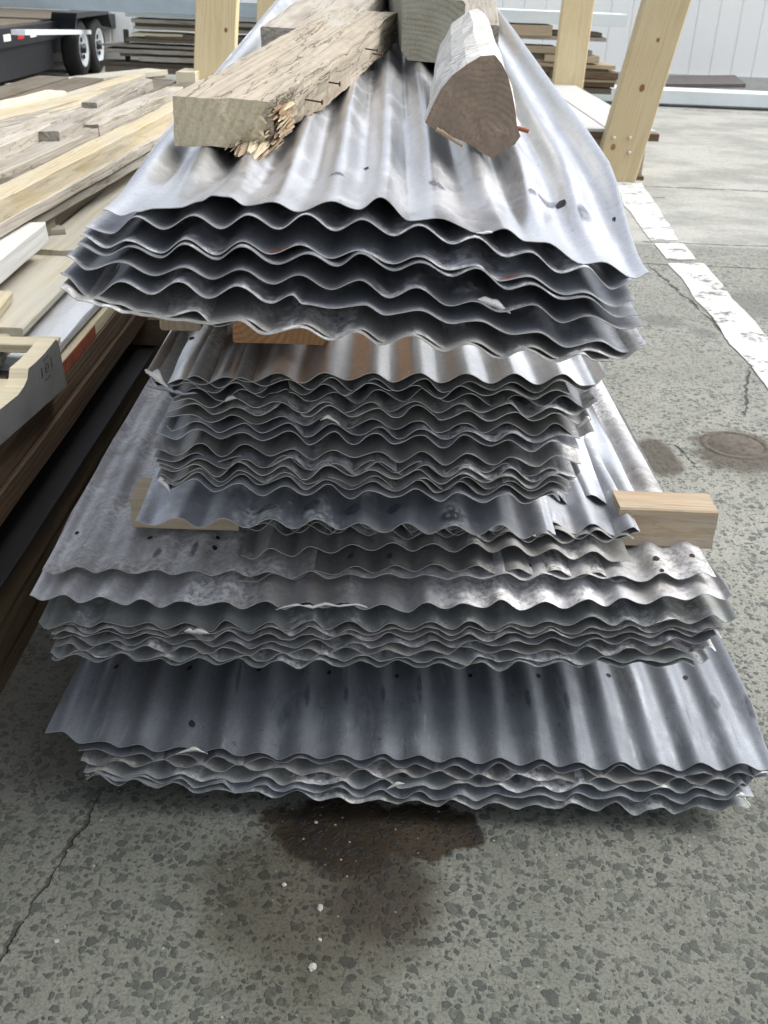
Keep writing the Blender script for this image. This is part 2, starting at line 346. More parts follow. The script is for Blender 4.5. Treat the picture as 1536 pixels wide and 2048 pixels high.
    wet3 = nt.math('MAXIMUM', blob(onz(1325, 642), .11, .10, .25, 8, .4), blob(onz(1408, 667), .07, .07, .25, 8, .4))
    wet3 = nt.math('MAXIMUM', wet3, blob(onz(1530, 610), .30, .26, .2, 3, .4))
    under = blob(onz(150, 1370), .30, .32, .3, 5, .6)  # darker ground between the left pile and the stacks
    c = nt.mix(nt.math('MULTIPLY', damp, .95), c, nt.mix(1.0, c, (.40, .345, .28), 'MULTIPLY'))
    c = nt.mix(wet, c, nt.mix(1.0, nt.mix(nt.ramp(mid, .4, .62), (.115, .08, .056), (.27, .205, .15)), c, 'MULTIPLY'))
    c = nt.mix(nt.math('MULTIPLY', wet, .12), c, nt.mix(nt.ramp(fine, .4, .6), (.045, .026, .016), (.06, .045, .025)))
    c = nt.mix(nt.math('MULTIPLY', spk, nt.math('MULTIPLY', wet, .8)), c, (.26, .23, .19)); c = nt.mix(nt.math('MULTIPLY', stones, nt.math('MULTIPLY', wet, .8)), c, (.016, .016, .015))
    c = nt.mix(nt.math('MULTIPLY', wet2, .85), c, nt.mix(nt.ramp(fine, .42, .6), (.035, .03, .024), (.10, .085, .065)))
    c = nt.mix(nt.math('MULTIPLY', wet3, .55), c, (.11, .11, .105))
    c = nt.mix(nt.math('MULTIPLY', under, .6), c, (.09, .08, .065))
    ck = None
    y1, y2, y3 = onz(1400, 488), onz(1400, 374), onz(1400, 532)
    segs = [(Vector((-8, y1.y - .1, 0)), Vector((12, y1.y + .1, 0)), .012, .012, 5.0), (Vector((-8, y2.y, 0)), Vector((14, y2.y - .15, 0)), .022, .02, 4.0),
            (Vector((.6, y3.y + .02, 0)), Vector((4, y3.y - .05, 0)), .011, .012, 7.0),
            (onz(1295, 530), onz(1440, 655), .010, .02, 8.0), (onz(1440, 655), onz(1560, 790), .011, .02, 8.0),
            (onz(205, 1590), onz(0, 1905), .0035, .012, 18.0), (onz(0, 1905), onz(-120, 2060), .0035, .012, 18.0),
            (onz(1300, 215), onz(1600, 232), .03, .05, 2.5), (onz(1330, 395), onz(1236, 392), .016, .02, 5),
            (onz(1495, 740), onz(1490, 830), .006, .02, 12), (onz(1350, 890), onz(1400, 935), .005, .012, 12)]
    for a, b, wd, wo, sc in segs:
        f = line(a, b, wd, wo, sc); ck = f if ck is None else nt.math('MAXIMUM', ck, f)
    c = nt.mix(nt.math('MULTIPLY', ck, .85), c, (.045, .045, .042))
    rg = nt.math('SUBTRACT', .93, nt.math('MULTIPLY', wet, .42))
    nt.set(Base_Color=c, Roughness=rg); nt.b.inputs['Specular IOR Level'].default_value = .3
    h = nt.math('ADD', nt.math('MULTIPLY', fine, .35), nt.math('MULTIPLY', nt.noise(p, 45, 4), .6))
    h = nt.math('ADD', nt.math('SUBTRACT', h, nt.math('MULTIPLY', ck, 2.2)), nt.math('MULTIPLY', stones, .55))
    nt.bump(h, .8, .005)
    return nt.mat
mb = MB(); mb.add([(-60, -40, 0), (60, -40, 0), (60, 80, 0), (-60, 80, 0)], [(0, 1, 2, 3)])
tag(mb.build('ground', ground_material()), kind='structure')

def paint_material():
    nt = NT('worn_white_line_paint'); p = nt.coord()
    f = nt.noise(p, 26.0, 6, .75); g = nt.noise(nt.scale(p, (1, 1, 1)), 6.0, 4, .6)
    wear = nt.ramp(nt.math('ADD', nt.math('MULTIPLY', f, .6), nt.math('MULTIPLY', g, .5)), .575, .68)
    c = nt.mix(nt.ramp(g, .4, .7), (.56, .56, .54), (.42, .425, .41)); c = nt.mix(nt.math('MULTIPLY', nt.ramp(nt.noise(p, 120.0, 3, .7), .5, .7), .5), c, (.30, .30, .28)); nt.set(Base_Color=c, Roughness=.7, Alpha=nt.math('SUBTRACT', 1.0, wear))
    nt.bump(f, .3, .003); return nt.mat
m_paint = paint_material()
def paint(left, right, seed):
    mb = MB(); n = 60; L = [onz(*q) for q in left]; R = [onz(*q) for q in right]
    def pl(P, t):
        k = min(int(t*(len(P)-1)), len(P)-2); return P[k].lerp(P[k+1], t*(len(P)-1)-k)
    vs = []
    for i in range(n+1):
        t = i/n; a, b = pl(L, t), pl(R, t); d = (b - a)
        for k in range(5):
            q = a + d*(k/4); j = .014*noise.noise(Vector((q.y*3, k*3+seed, 1)))+.007*noise.noise(Vector((q.y*40, k*3+seed, 2)))
            if k in (0, 4): q = q + Vector((j, 0, 0))
            if i in (0, n): q = q + Vector((0, .03*noise.noise(Vector((q.x*30, seed, 5))), 0))
            vs.append((q.x, q.y, .004))
    fs = [(i*5+k, i*5+k+1, (i+1)*5+k+1, (i+1)*5+k) for i in range(n) for k in range(4)]
    mb.add(vs, fs); o = mb.build('road_marking', m_paint); tag(o, kind='structure')
paint([(1226, 365), (1246, 405), (1300, 482)], [(1282, 365), (1322, 425), (1358, 482)], 1)
paint([(1338, 528), (1440, 660), (1545, 790), (1660, 925)], [(1407, 528), (1520, 660), (1632, 770), (1800, 925)], 2)
paint([(1308, 488), (1334, 520)], [(1366, 488), (1392, 520)], 5)

# ------------------------------------------------------------------ white building across the yard
WY = 17.2
bd = empty('metal_building', (2, WY, 0)); tag(bd, 'white metal clad building with vertical panel seams closing off the yard', 'building')
def clad_material():
    nt = NT('white_wall_cladding'); p = nt.coord(); f = nt.noise(nt.scale(p, (1, 1, .35)), 1.2, 5, .6)
    c = nt.mix(nt.math('MULTIPLY', nt.ramp(f, .35, .7), .3), (.90, .91, .895), (.80, .83, .815)); nt.set(Base_Color=c, Roughness=.5)
    nt.bump(nt.noise(p, 3, 3), .15, .01); return nt.mat
mb = MB(); xw = -17.0; vs = []; prof = []
while xw < 19:
    prof += [(xw, 0), (xw+.012, .018), (xw+.026, .018), (xw+.038, 0)]; xw += .335
for x, d in prof: vs += [(x, d, .18), (x, d, 4.6)]
mb.add(vs, [(2*i, 2*i+2, 2*i+3, 2*i+1) for i in range(len(prof)-1)])
mb.box((-17, .03, .0), (19, 6, 4.58))
mb.build('wall', clad_material(), bd)
mb = MB(); mb.box((-17, -.05, 0), (19, .028, .178)); mb.build('base_curb', plain('pale_concrete_curb', (.55, .55, .52), .9), bd)
mb = MB(); mb.box((-17.2, -.12, 4.602), (19.2, 6.2, 4.8)); mb.build('roof_edge', m_whpan, bd)

# ------------------------------------------------------------------ planks
def plank_mesh(mb, L, W, T, seed=0, rough=.0015, ch=.003, n=None, taper=1.0, mi=0, mi_end=0):
    """bar from x=0 to L, y in 0..W, z in -T..0 (top right edge when seen along +x is y=0), slightly uneven"""
    n = n or max(4, min(40, int(L/.08)))
    cs = [(0, -ch), (0, -T*.35), (0, -T*.7), (0, -T+ch), (ch, -T), (W*.33, -T), (W*.66, -T), (W-ch, -T), (W, -T+ch), (W, -T*.5), (W, -ch), (W-ch, 0), (W*.75, 0), (W*.5, 0), (W*.25, 0), (ch, 0)]
    k = len(cs); vs = []
    for i in range(n+1):
        x = L*i/n
        for j, (y, z) in enumerate(cs):
            q = Vector((x*5 + seed*11.3, y*30, z*30)); d = noise.noise_vector(q)*rough + noise.noise_vector(Vector((x*.5+seed*3.1, 5, 9)))*rough*1.3
            ex = noise.noise(Vector((y*60+seed, z*60, i)))*rough*2.0 if i in (0, n) else 0
            vs.append((x + ex, y + d.y, z + d.z))
    fs = [(i*k+j, (i+1)*k+j, (i+1)*k+(j+1) % k, i*k+(j+1) % k) for i in range(n) for j in range(k)]
    mb.add(vs, fs, mi)
    b = len(mb.v) - len(vs)
    for row, rev in ((0, False), (n, True)):
        ids = [row*k+j for j in range(k)]; c = [sum(vs[i][a] for i in ids)/k for a in range(3)]
        mb.add([vs[i] for i in ids] + [c], [((j, (j+1) % k, k) if not rev else ((j+1) % k, j, k)) for j in range(k)], mi_end)
    return mb

def bar(name, a, b, W, T, mat, label, cat, group=None, seed=0, ext0=0.0, ext1=0.0, rough=.0015, ch=.003, parent=None, side=1, roll=0.0, mats=None):
    """timber whose top right edge runs from a to b (world); W to the left of travel, T downwards"""
    a, b = Vector(a), Vector(b); d = (b - a).normalized(); a = a - d*ext0; b = b + d*ext1
    mb = MB(); plank_mesh(mb, (b-a).length, W, T, seed, rough, ch, mi_end=1 if mats else 0)
    o = mb.build(name, mats or mat, parent)
    left = Vector((0, 0, 1)).cross(d).normalized(); up = d.cross(left)
    R = Matrix((d, left, up)).transposed().to_4x4()
    o.matrix_world = Matrix.Translation(a) @ R @ Matrix.Rotation(roll, 4, 'X')
    if label: tag(o, label, cat, group)
    return o

# ------------------------------------------------------------------ corrugated sheets
def waves(xl, yl, xr, yr, x0, pitch, pp, sag=0.0, seed=0, jit=.12):
    """extreme points of a wavy edge in photo pixels"""
    rnd = random.Random(seed); pts = []
    def base(x):
        u = (x - xl)/(xr - xl); return yl + (yr - yl)*u + sag*4*u*(1-u) + 3.2*noise.noise(Vector((x*.006, seed*1.7, 1))) + 1.6*noise.noise(Vector((x*.021, seed*2.3, 5)))
    k = math.ceil((xl - x0)/(pitch/2) + .25)
    pts.append((xl, base(xl) + rnd.uniform(-2, 2)))
    while x0 + k*pitch/2 < xr - pitch*.12:
        x = x0 + k*pitch/2; s = -1 if k % 2 == 0 else 1
        pts.append((x + rnd.uniform(-1, 1)*pitch*jit*.35, base(x) + s*pp/2*(1 + rnd.uniform(-jit, jit)*2.2))); k += 1
    pts.append((xr, base(xr) + rnd.uniform(-2, 2)))
    return pts

SHEETS = {}
def sheet(name_key, pts, Yf, L, z0, slope, stack, mat, label, group, tilt=0.0, Ld=.5, amp=None, seed=0, sub=7, yaw=0.0, flapL=0, flapR=0, jag=.004, dent=.0025, holes=(), stains=(), rusts=(), tk=.0010, rearY=None, Yr=None, ragged=()):
    """pts: front edge in photo pixels at distance Yf; runs L metres back onto plane z0 + slope*t"""
    xc, pitch, am = stack; am = amp if amp is not None else am
    rnd = random.Random(seed)
    def yf_at(px):
        if Yr is None: return Yf
        u = (px - pts[0][0])/(pts[-1][0]-pts[0][0]); return Yf + (Yr - Yf)*u
    F0 = []
    for i in range(len(pts)-1):
        (xa, ya), (xb, yb) = pts[i], pts[i+1]
        for j in range(sub):
            u = j/sub; e = (1 - math.cos(math.pi*u))/2; px = xa + (xb-xa)*u; F0.append(at(px, ya + (yb-ya)*e, yf_at(px)))
    F0.append(at(*pts[-1], yf_at(pts[-1][0])))
    nu = len(F0)
    ts = [0, .004, .012, .025, .045, .07, .10, .14, .19, .25, .32, .40, .5, .62, .78, 1.0, 1.3, 1.7, 2.2, 2.8, 3.5, 4.2]
    ts = [t for t in ts if t < L - .1] + [L]
    mid = sum(p.x for p in F0)/nu
    def pos(i, t):
        p = F0[i]; x = p.x + yaw*t; q = min(1, t/Ld); wgt = 1 - q*q*(3 - 2*q)
        zb = z0 + slope*t + tilt*(x - mid) + am*math.cos(2*math.pi*(p.x - xc)/pitch)
        dz = dent*noise.noise(Vector((x*7, t*4.5 + seed*3.7, seed))) + dent*.8*noise.noise(Vector((x*22, t*13, seed*1.9)))
        jy = jag*noise.noise(Vector((x*16 + seed*5.1, seed, 2.2))) + jag*.5*noise.noise(Vector((x*60 + seed, 7, seed)))
        y = p.y + t + jy*max(0, 1 - t*8)
        z = wgt*p.z + (1-wgt)*zb + dz*min(1, .25 + t*5)
        u = i/(nu-1)                                             # bent corners
        if flapL and u < .05 and t < .12: z += flapL*(1 - u/.05)**1.5*(1 - t/.12)
        if flapR and u > .95 and t < .12: z += flapR*((u-.95)/.05)**1.5*(1 - t/.12)
        for (u0, u1, dep) in ragged:                             # torn strip of the front edge
            if u0 < u < u1: y += (1 - min(1, t*10))*dep*(.5 + .9*abs(noise.noise(Vector((x*35, seed, 8)))))
        return Vector((x, y, z))
    top = [[pos(i, t) for i in range(nu)] for t in ts]
    nv = len(ts); c = sum((top[0][i] for i in range(nu)), Vector())/nu
    vs = []; 
    for r in top: vs += [p - c for p in r]
    for r in top: vs += [p - c - Vector((0, 0, tk)) for p in r]
    o_ = nv*nu; fs = []
    for a in range(nv-1):
        for i in range(nu-1):
            k = a*nu+i; fs.append((k, k+1, k+nu+1, k+nu)); fs.append((o_+k, o_+k+nu, o_+k+nu+1, o_+k+1))
    rim = [(i, o_+i, o_+i+1, i+1) for i in range(nu-1)]
    e = (nv-1)*nu; rim += [(e+i, e+i+1, o_+e+i+1, o_+e+i) for i in range(nu-1)]
    rim += [(a*nu, (a+1)*nu, o_+(a+1)*nu, o_+a*nu) for a in range(nv-1)] + [(a*nu+nu-1, o_+a*nu+nu-1, o_+(a+1)*nu+nu-1, (a+1)*nu+nu-1) for a in range(nv-1)]
    mb = MB(); mb.add(vs, fs, 0, True)
    mb.add([vs[k] for f in rim for k in f], [(4*i, 4*i+1, 4*i+2, 4*i+3) for i in range(len(rim))], 1, False)
    # surface lookup for holes and stains
    def surf(px, py):
        r = ray(px, py); best = None
        for s_ in range(1, 60):
            t = L*(s_/60)**1.6
            for i in range(0, nu, 2):
                q = pos(i, t); d = (q - CAM); k = d.dot(r)/r.dot(r); e2 = (d - r*k).length
                if best is None or e2 < best[0]: best = (e2, i, t)
        _, i0, t0 = best
        for _ in range(4):
            for dt in (-.02, -.008, -.003, 0, .003, .008, .02):
                for di in (-2, -1, 0, 1, 2):
                    i, t = min(nu-2, max(0, i0+di)), max(.002, t0+dt); q = pos(i, t); d = q-CAM; k = d.dot(r)/r.dot(r); e2 = (d-r*k).length
                    if e2 < best[0]: best = (e2, i, t)
            _, i0, t0 = best
        return i0, t0
    dx = (F0[-1].x - F0[0].x)/(nu-1); fades = set()
    def patch(px, py, rx, ry, mi, lift):
        i0, t0 = surf(px, py); n = 14; ring = []; ph = rnd.uniform(0, 9)
        def P(du, dv):
            fi = min(nu-1.001, max(0, i0 + du/dx)); a = int(fi); u = fi - a; t = max(.001, t0+dv)
            return pos(a, t).lerp(pos(a+1, t), u) - c + Vector((0, 0, lift))
        for rr in (1.0, .55):
            for j in range(n):
                a = 2*math.pi*j/n; q = rr*(1 + .28*noise.noise(Vector((math.cos(a)*1.5+ph, math.sin(a)*1.5, ph)))); ring.append(P(rx*q*math.cos(a), ry*q*math.sin(a)))
        ring.append(P(0, 0)); b_ = len(mb.v)
        if mi >= 3: fades.update(range(b_, b_+n))
        f2 = [(j, (j+1) % n, n+(j+1) % n, n+j) for j in range(n)] + [(n+j, n+(j+1) % n, 2*n) for j in range(n)]
        mb.add(ring, f2, mi, True)
    for h in holes: patch(h[0], h[1], h[2] if len(h) > 2 else .0042, (h[2] if len(h) > 2 else .0042)*1.4, 2, .0007)
    for s_ in stains: patch(s_[0], s_[1], s_[2], s_[3], 3, .0006)
    for s_ in rusts: patch(s_[0], s_[1], s_[2], s_[3], 4, .0008)
    o = mb.build('corrugated_sheet', [mat, m_edge, m_hole, m_stain, m_rust], None, c)
    if stains or rusts:
        at_ = o.data.attributes.new('fade', 'FLOAT', 'POINT')
        at_.data.foreach_set('value', [0.0 if i in fades else 1.0 for i in range(len(mb.v))])
    tag(o, label, 'metal sheet', group); SHEETS[name_key] = o
    return o

def curl(parent, pts_px, Y, h, mat=None, name='torn_flap', back=.02):
    """small bent-up tongue of metal along photo points pts_px, rolled up and back by h"""
    K = [at(x, y, Y) for x, y in pts_px]; P = []
    for a_, b_ in zip(K[:-1], K[1:]): P += [a_.lerp(b_, j/4) for j in range(4)]
    P.append(K[-1]); mb = MB(); nu = len(P); nk = 6; vs = []
    for k in range(nk):
        a = math.pi*.8*k/(nk-1)
        for i, p in enumerate(P):
            u = i/(nu-1); hh = h*(.18 + .8*math.sin(math.pi*min(1, max(0, u)))**.7)*(.75+.8*noise.noise(p*90)) * (1 + .5*(noise.noise(p*300) if k == nk-1 else 0))
            vs.append(p + Vector((.0025*noise.noise(p*140+Vector((k, 0, 0)))*k/3, -.002 + (1-math.cos(a))*.45*hh, math.sin(a)*hh*.9)))
    fs = [(k*nu+i, k*nu+i+1, (k+1)*nu+i+1, (k+1)*nu+i) for k in range(nk-1) for i in range(nu-1)]
    base = parent.location
    mb.add([v - base for v in vs], fs, 0, True)
    o = mb.build(name, mat or m_flap, parent)
    md = o.modifiers.new('thick', 'SOLIDIFY'); md.thickness = .0012
    return o

ORD = ['topmost', 'second', 'third', 'fourth', 'fifth', 'sixth', 'seventh', 'eighth', 'ninth', 'tenth', 'eleventh', 'twelfth', 'thirteenth', 'fourteenth', 'fifteenth', 'sixteenth', 'lowest']

# upper stack ---------------------------------------------------------------
GA = 'corrugated sheets of the narrow upper stack'
A1 = [(206,419),(242,431),(273,422),(312,415),(357,414),(400,402),(425,391),(455,393),(492,411),(546,403),(596,422),(662,402),(717,419),(762,393),(821,440),(873,435),(967,466),(1008,456),(1054,483),(1090,485),(1167,528),(1204,523),(1271,557),(1300,545)]
A2 = [(169,455),(221,467),(271,432),(327,458),(387,430),(442,456),(496,428),(558,457),(612,427),(671,461),(725,438),(787,470),(837,450),(904,487),(950,474),(1012,513),(1058,503),(1121,545),(1171,532),(1225,578),(1264,559)]
A3 = [(160,470),(212,496),(254,480),(321,505),(371,477),(433,509),(483,482),(542,508),(600,489),(662,516),(717,500),(787,527),(837,512),(900,540),(950,530),(1000,560),(1054,552),(1129,588),(1167,583),(1229,613),(1271,599)]
A4 = [(153,488),(210,511),(258,493),(321,515),(367,488),(433,518),(481,492),(554,529),(617,507),(675,531),(721,506),(787,540),(842,524),(904,551),(952,536),(1017,578),(1062,568),(1125,598),(1171,594),(1237,633),(1277,629)]
A5 = [(134,512),(175,540),(237,525),(308,551),(367,533),(425,558),(479,539),(546,567),(596,550),(662,579),(719,561),(779,596),(833,575),(900,612),(948,601),(1000,622),(1067,608),(1125,644),(1175,631),(1250,658),(1288,651)]
A6 = [(122,547),(183,596),(241,562),(304,588),(358,562),(417,596),(475,571),(542,606),(584,589),(606,606),(667,615),(728,608),(771,628),(837,619),(904,646),(954,641),(1025,668),(1075,664),(1133,693),(1196,681),(1250,705),(1293,688)]
A7 = [(188,596),(232,606),(279,622),(333,632),(388,622),(433,654),(488,638),(542,663),(608,648),(671,675),(719,657),(771,684),(833,666),(896,698),(946,682),(1010,712),(1062,694),(1121,718),(1179,700),(1242,719),(1284,697)]
A8 = [(118,575),(160,600),(215,612),(250,625),(300,632),(352,640),(420,648),(475,640),(530,668),(600,655),(662,681),(712,664),(762,690),(824,672),(888,703),(938,688),(1000,718),(1052,700),(1112,724),(1166,709),(1190,722),(1222,722)]
xcA = at(612, 427, 1.24).x; pA = .0678
stA = (xcA, pA, .009)
labA = ['bright crumpled top sheet under the beam, log and square timber', 'second corrugated sheet of the upper stack, just below the bright top sheet',
        'third corrugated sheet of the upper stack, with a rust trace at its edge', 'fourth corrugated sheet of the upper stack, lying tight under the third',
        'fifth corrugated sheet of the upper stack, with a curled bright tear right of centre', 'sixth corrugated sheet of the upper stack, notched left of centre and bent up at left',
        'seventh corrugated sheet of the upper stack, its left half folded over', 'lowest corrugated sheet of the upper stack, resting on the orange timber ends']
matA = [m_bright, m_grey, m_grey, m_grey, m_grey, m_grey, m_dark, m_dark]
for i, (pts, lab) in enumerate(zip((A1, A2, A3, A4, A5, A6, A7, A8), labA)):
    yf = 1.25 - .009*i; st_ = (at(662, 402, 1.25).x, .0668, .0125) if i == 0 else stA
    kw = dict(holes=[(735, 337, .004), (1122, 408, .006), (1228, 440, .004), (1000, 210, .004)], stains=[(672, 345, .010, .012), (870, 368, .009, .016), (1065, 375, .006, .03), (1165, 425, .010, .03), (1090, 410, .012, .012)]) if i == 0 else (dict(rusts=[(553, 503, .012, .010), (570, 500, .010, .008), (445, 503, .008, .006), (1020, 556, .02, .008)]) if i == 2 else (dict(rusts=[(1262, 640, .008, .012)]) if i == 5 else {}))
    sheet('A%d' % i, pts, yf, 2.75 if i == 0 else 2.7 - .02*i, za(yf) - .007*i - (0 if i == 0 else .016), AS, st_, matA[i], lab, GA, Ld=.34 if i == 0 else .42 + .01*i, seed=i+1,
          dent=.003, yaw=.0, jag=.004, **kw)
curl(SHEETS['A4'], [(948, 603), (965, 606), (985, 612), (1005, 620), (1021, 627)], 1.226, .012)
curl(SHEETS['A0'], [(952, 466), (967, 468), (985, 465)], 1.243, .006)
curl(SHEETS['A5'], [(122, 547), (140, 555), (158, 575), (180, 596)], 1.222, .012, m_grey, 'bent_corner')
curl(SHEETS['A7'], [(1167, 709), (1190, 722), (1222, 723)], 1.215, .010, m_grey, 'bent_corner')

# middle stack ----------------------------------------------------------------
GB = 'corrugated sheets of the tall middle stack'
B1 = [(291,745),(318,772),(364,757),(404,769),(451,754),(502,764),(557,745),(605,765),(648,745),(696,761),(747,745),(787,764),(838,745),(882,765),(933,746),(981,767),(1028,746),(1075,769),(1126,748),(1166,771),(1190,768),(1214,750)]
x0B = 747; pB = 92.0
rowsB = [(302,1192,768,.012,8,.0), (345,1140,781,.018,-6,0), (338,1197,796,.020,14,0), (345,1187,812,.020,-8,0), (336,1182,829,.022,4,0), (331,1188,848,.030,-3,0), (333,1160,863,.034,9,0),
         (312,1159,881,.036,-4,0), (304,1163,913,.038,2,0), (307,1161,929,.036,-10,0), (311,1152,940,.036,0,0), (316,1152,950,.036,-12,0), (320,1142,961,.038,-4,0), (312,1137,975,.040,-10,0), (326,1121,988,.040,-14,0)]
xcB = at(747, 745, 1.39).x; stB = (xcB, .0660, .0085)
zc = lambda px, py, Y: at(px, py, Y).z
sheet('B0', B1, 1.402, 2.6, zc(750, 757, 1.402), 0.0, stB, m_bright, 'topmost sheet of the middle stack, smooth with a curled left corner', GB, seed=21, dent=.002, stains=[], holes=[(385, 677, .004)])
for i, (xl, xr, y, sl, dx_, _) in enumerate(rowsB):
    Yf = 1.402 - .0032*i + (.006 if i in (2, 5, 9, 12) else 0)
    pts = waves(xl, y + sl*(xl-750), xr, y + sl*(xr-750), x0B + dx_ + (10 if i > 6 else 0), 91.0 if i < 7 else 89.0, 21, seed=40+i, jit=.19, sag=(-3 if i % 3 else 2))
    sheet('B%d' % (i+1), pts, Yf, 2.5, zc(750, y, Yf), 0.0, stB, [m_dark, m_dark, m_grey, m_dark][i % 4] if i != 7 else m_grey,
          '%s corrugated sheet from the top of the middle stack' % ORD[i+1] if i != 7 else 'ninth sheet from the top of the middle stack, broader and paler than those around it', GB, seed=30+i, dent=.002, jag=.008,
          flapR=(.02 if i == 3 else 0), ragged=([(.25, .30, .02), (.55, .62, .012)] if i in (1, 2, 4) else []))
pts = waves(271, 1040, 1112, 1070, 722, 92, 22, -4, seed=77)
sheet('B16', pts, 1.352, 2.5, zc(720, 1050, 1.352) + .018, 0.0, stB, m_grey, 'lowest sheet of the middle stack, jutting out with dark blue stains', GB, seed=66, Ld=.25,
      stains=[(530, 1015, .022, .012), (625, 1010, .018, .016), (705, 1020, .018, .018), (905, 1030, .022, .02), (785, 1018, .015, .015)])
curl(SHEETS['B0'], [(291, 742), (303, 752), (318, 764), (336, 774)], 1.387, .016, m_flap, 'bent_corner')
curl(SHEETS['B0'], [(292, 772), (310, 778), (340, 783), (365, 790), (395, 786)], 1.389, .010, m_grey, 'bent_corner')
curl(SHEETS['B2'], [(450, 803), (460, 800), (472, 796)], 1.384, .008)
curl(SHEETS['B6'], [(640, 840), (655, 836), (670, 842), (680, 850)], 1.38, .005)
curl(SHEETS['B4'], [(1152, 858), (1165, 850), (1180, 838)], 1.382, .012)
curl(SHEETS['B15'], [(316, 962), (326, 970), (342, 985)], 1.36, .015)

# lower narrow stack ----------------------------------------------------------
GC = 'corrugated sheets of the short lower stack'
xcC = at(865, 1084, 1.46).x; stC = (xcC, .0655, .0085)
CT = waves(700, 985, 1277, 1003, 1185, 80, 22, seed=5); sheet('C0', CT, 1.60, 2.6, zc(1000, 992, 1.60), 0, stC, m_bright, 'bright sheet under the middle stack, showing only at its right end', GC, seed=81, flapR=.0)
for i, (xl, yl, xr, yr, dx_, Y, mt, lab) in enumerate([
        (478, 1040, 1280, 1062, 0, 1.492, m_grey, 'second sheet of the short lower stack, bright right end'), (480, 1049, 1279, 1068, 10, 1.486, m_dark, 'third sheet of the short lower stack, close below the second'),
        (484, 1056, 1268, 1078, -12, 1.482, m_dark, 'fourth sheet of the short lower stack, with a ragged left end')]):
    sheet('C%d' % (i+1), waves(xl, yl, xr, yr, 865+dx_, 80, 19, seed=90+i), Y, 2.5, zc(850, (yl+yr)/2, Y), 0, stC, mt, lab, GC, seed=92+i, dent=.002, jag=.008)
C2 = waves(482, 1112, 1262, 1122, 865, 80.5, 17, -24, seed=96)
sheet('C4', C2, 1.46, 2.5, zc(850, 1092, 1.46), 0, stC, m_dark, 'fifth sheet of the short lower stack, dark with a clean right corner', GC, seed=97)
C3 = waves(474, 1160, 1253, 1160, 870, 80.5, 15, -22, seed=98)
sheet('C5', C3, 1.436, 2.5, zc(850, 1141, 1.436) , 0, stC, m_dark, 'lowest sheet of the short lower stack, with dark arched stains at its front', GC, seed=99, stains=[(700, 1112, .006, .012), (780, 1112, .006, .012)], holes=[(1062, 1120, .004), (1062, 1132, .003)])

# wide lower stack --------------------------------------------------------------
GD = 'wide corrugated sheets of the lower stack'
xcD = at(307, 1147, 1.43).x; pD = at(385, 1147, 1.43).x - at(307, 1147, 1.43).x; stD = (xcD, pD, .0075)
D1 = waves(84, 1138, 1433, 1153, 307, 78.2, 12, 6, seed=101, jit=.2)
sheet('D0', D1, 1.43, 2.8, zc(760, 1150, 1.43), 0, stD, m_white, 'topmost sheet of the wide lower stack, grey with nail holes at left', GD, seed=102, dent=.003,
      holes=[(155, 1068, .004), (298, 1075, .004), (435, 1076, .004), (430, 1096, .005), (1313, 1118, .006), (1385, 1112, .005), (1325, 1142, .004)], stains=[(315, 1105, .008, .02), (390, 1100, .006, .03)])
D2 = waves(59, 1190, 1465, 1190, 286, 80.2, 15, 22, seed=103, jit=.25)
sheet('D1', D2, 1.39, 2.6, zc(760, 1200, 1.39) - .002, 0, stD, m_white, 'second sheet of the wide lower stack, whitened and torn along its front edge', GD, seed=104, dent=.003, Ld=.3, ragged=[(.365, .44, .006)])
D3 = waves(77, 1246, 1477, 1236, 294, 80.5, 14, 10, seed=105, jit=.3)
sheet('D2', D3, 1.384, 2.6, zc(760, 1234, 1.384), 0, stD, m_green, 'third sheet of the wide lower stack, grey green with a pointed right corner', GD, seed=106, Ld=.3, flapL=.004)
rowD = [(94,1258,1452,1256,300,10,1.384,m_dark), (102,1268,1446,1266,296,12,1.382,m_dark), (104,1281,1445,1280,306,12,1.381,m_grey), (110,1292,1432,1300,292,14,1.380,m_dark), (100,1306,1420,1318,322,14,1.379,m_green), (104,1313,1390,1328,316,15,1.378,m_green)]
nD = ['fourth', 'fifth', 'sixth', 'seventh', 'eighth', 'lowest']
for i, (xl, yl, xr, yr, x0, sg, Y, mt) in enumerate(rowD):
    lab = {0: 'fourth sheet of the wide lower stack, close below the grey green third', 5: 'lowest sheet of the wide lower stack, its pale edge above the nail holes'}.get(i, '%s sheet from the top of the wide lower stack' % nD[i])
    sheet('D%d' % (i+3), waves(xl, yl, xr, yr, x0, 80.3, 13, sg*.5, seed=110+i, jit=.18), Y, 2.6, zc(760, (yl+yr)/2 + sg*.5, Y), 0, stD, mt, lab, GD, seed=115+i, Ld=.3, jag=.01, dent=.002)
curl(SHEETS['D1'], [(552, 1218), (575, 1213), (600, 1210), (625, 1216), (650, 1209), (680, 1213), (712, 1209), (735, 1214)], 1.387, .006)
curl(SHEETS['D4'], [(368, 1262), (385, 1266), (400, 1268), (418, 1266)], 1.376, .012)
curl(SHEETS['D2'], [(1310, 1245), (1330, 1240), (1352, 1236)], 1.382, .006)

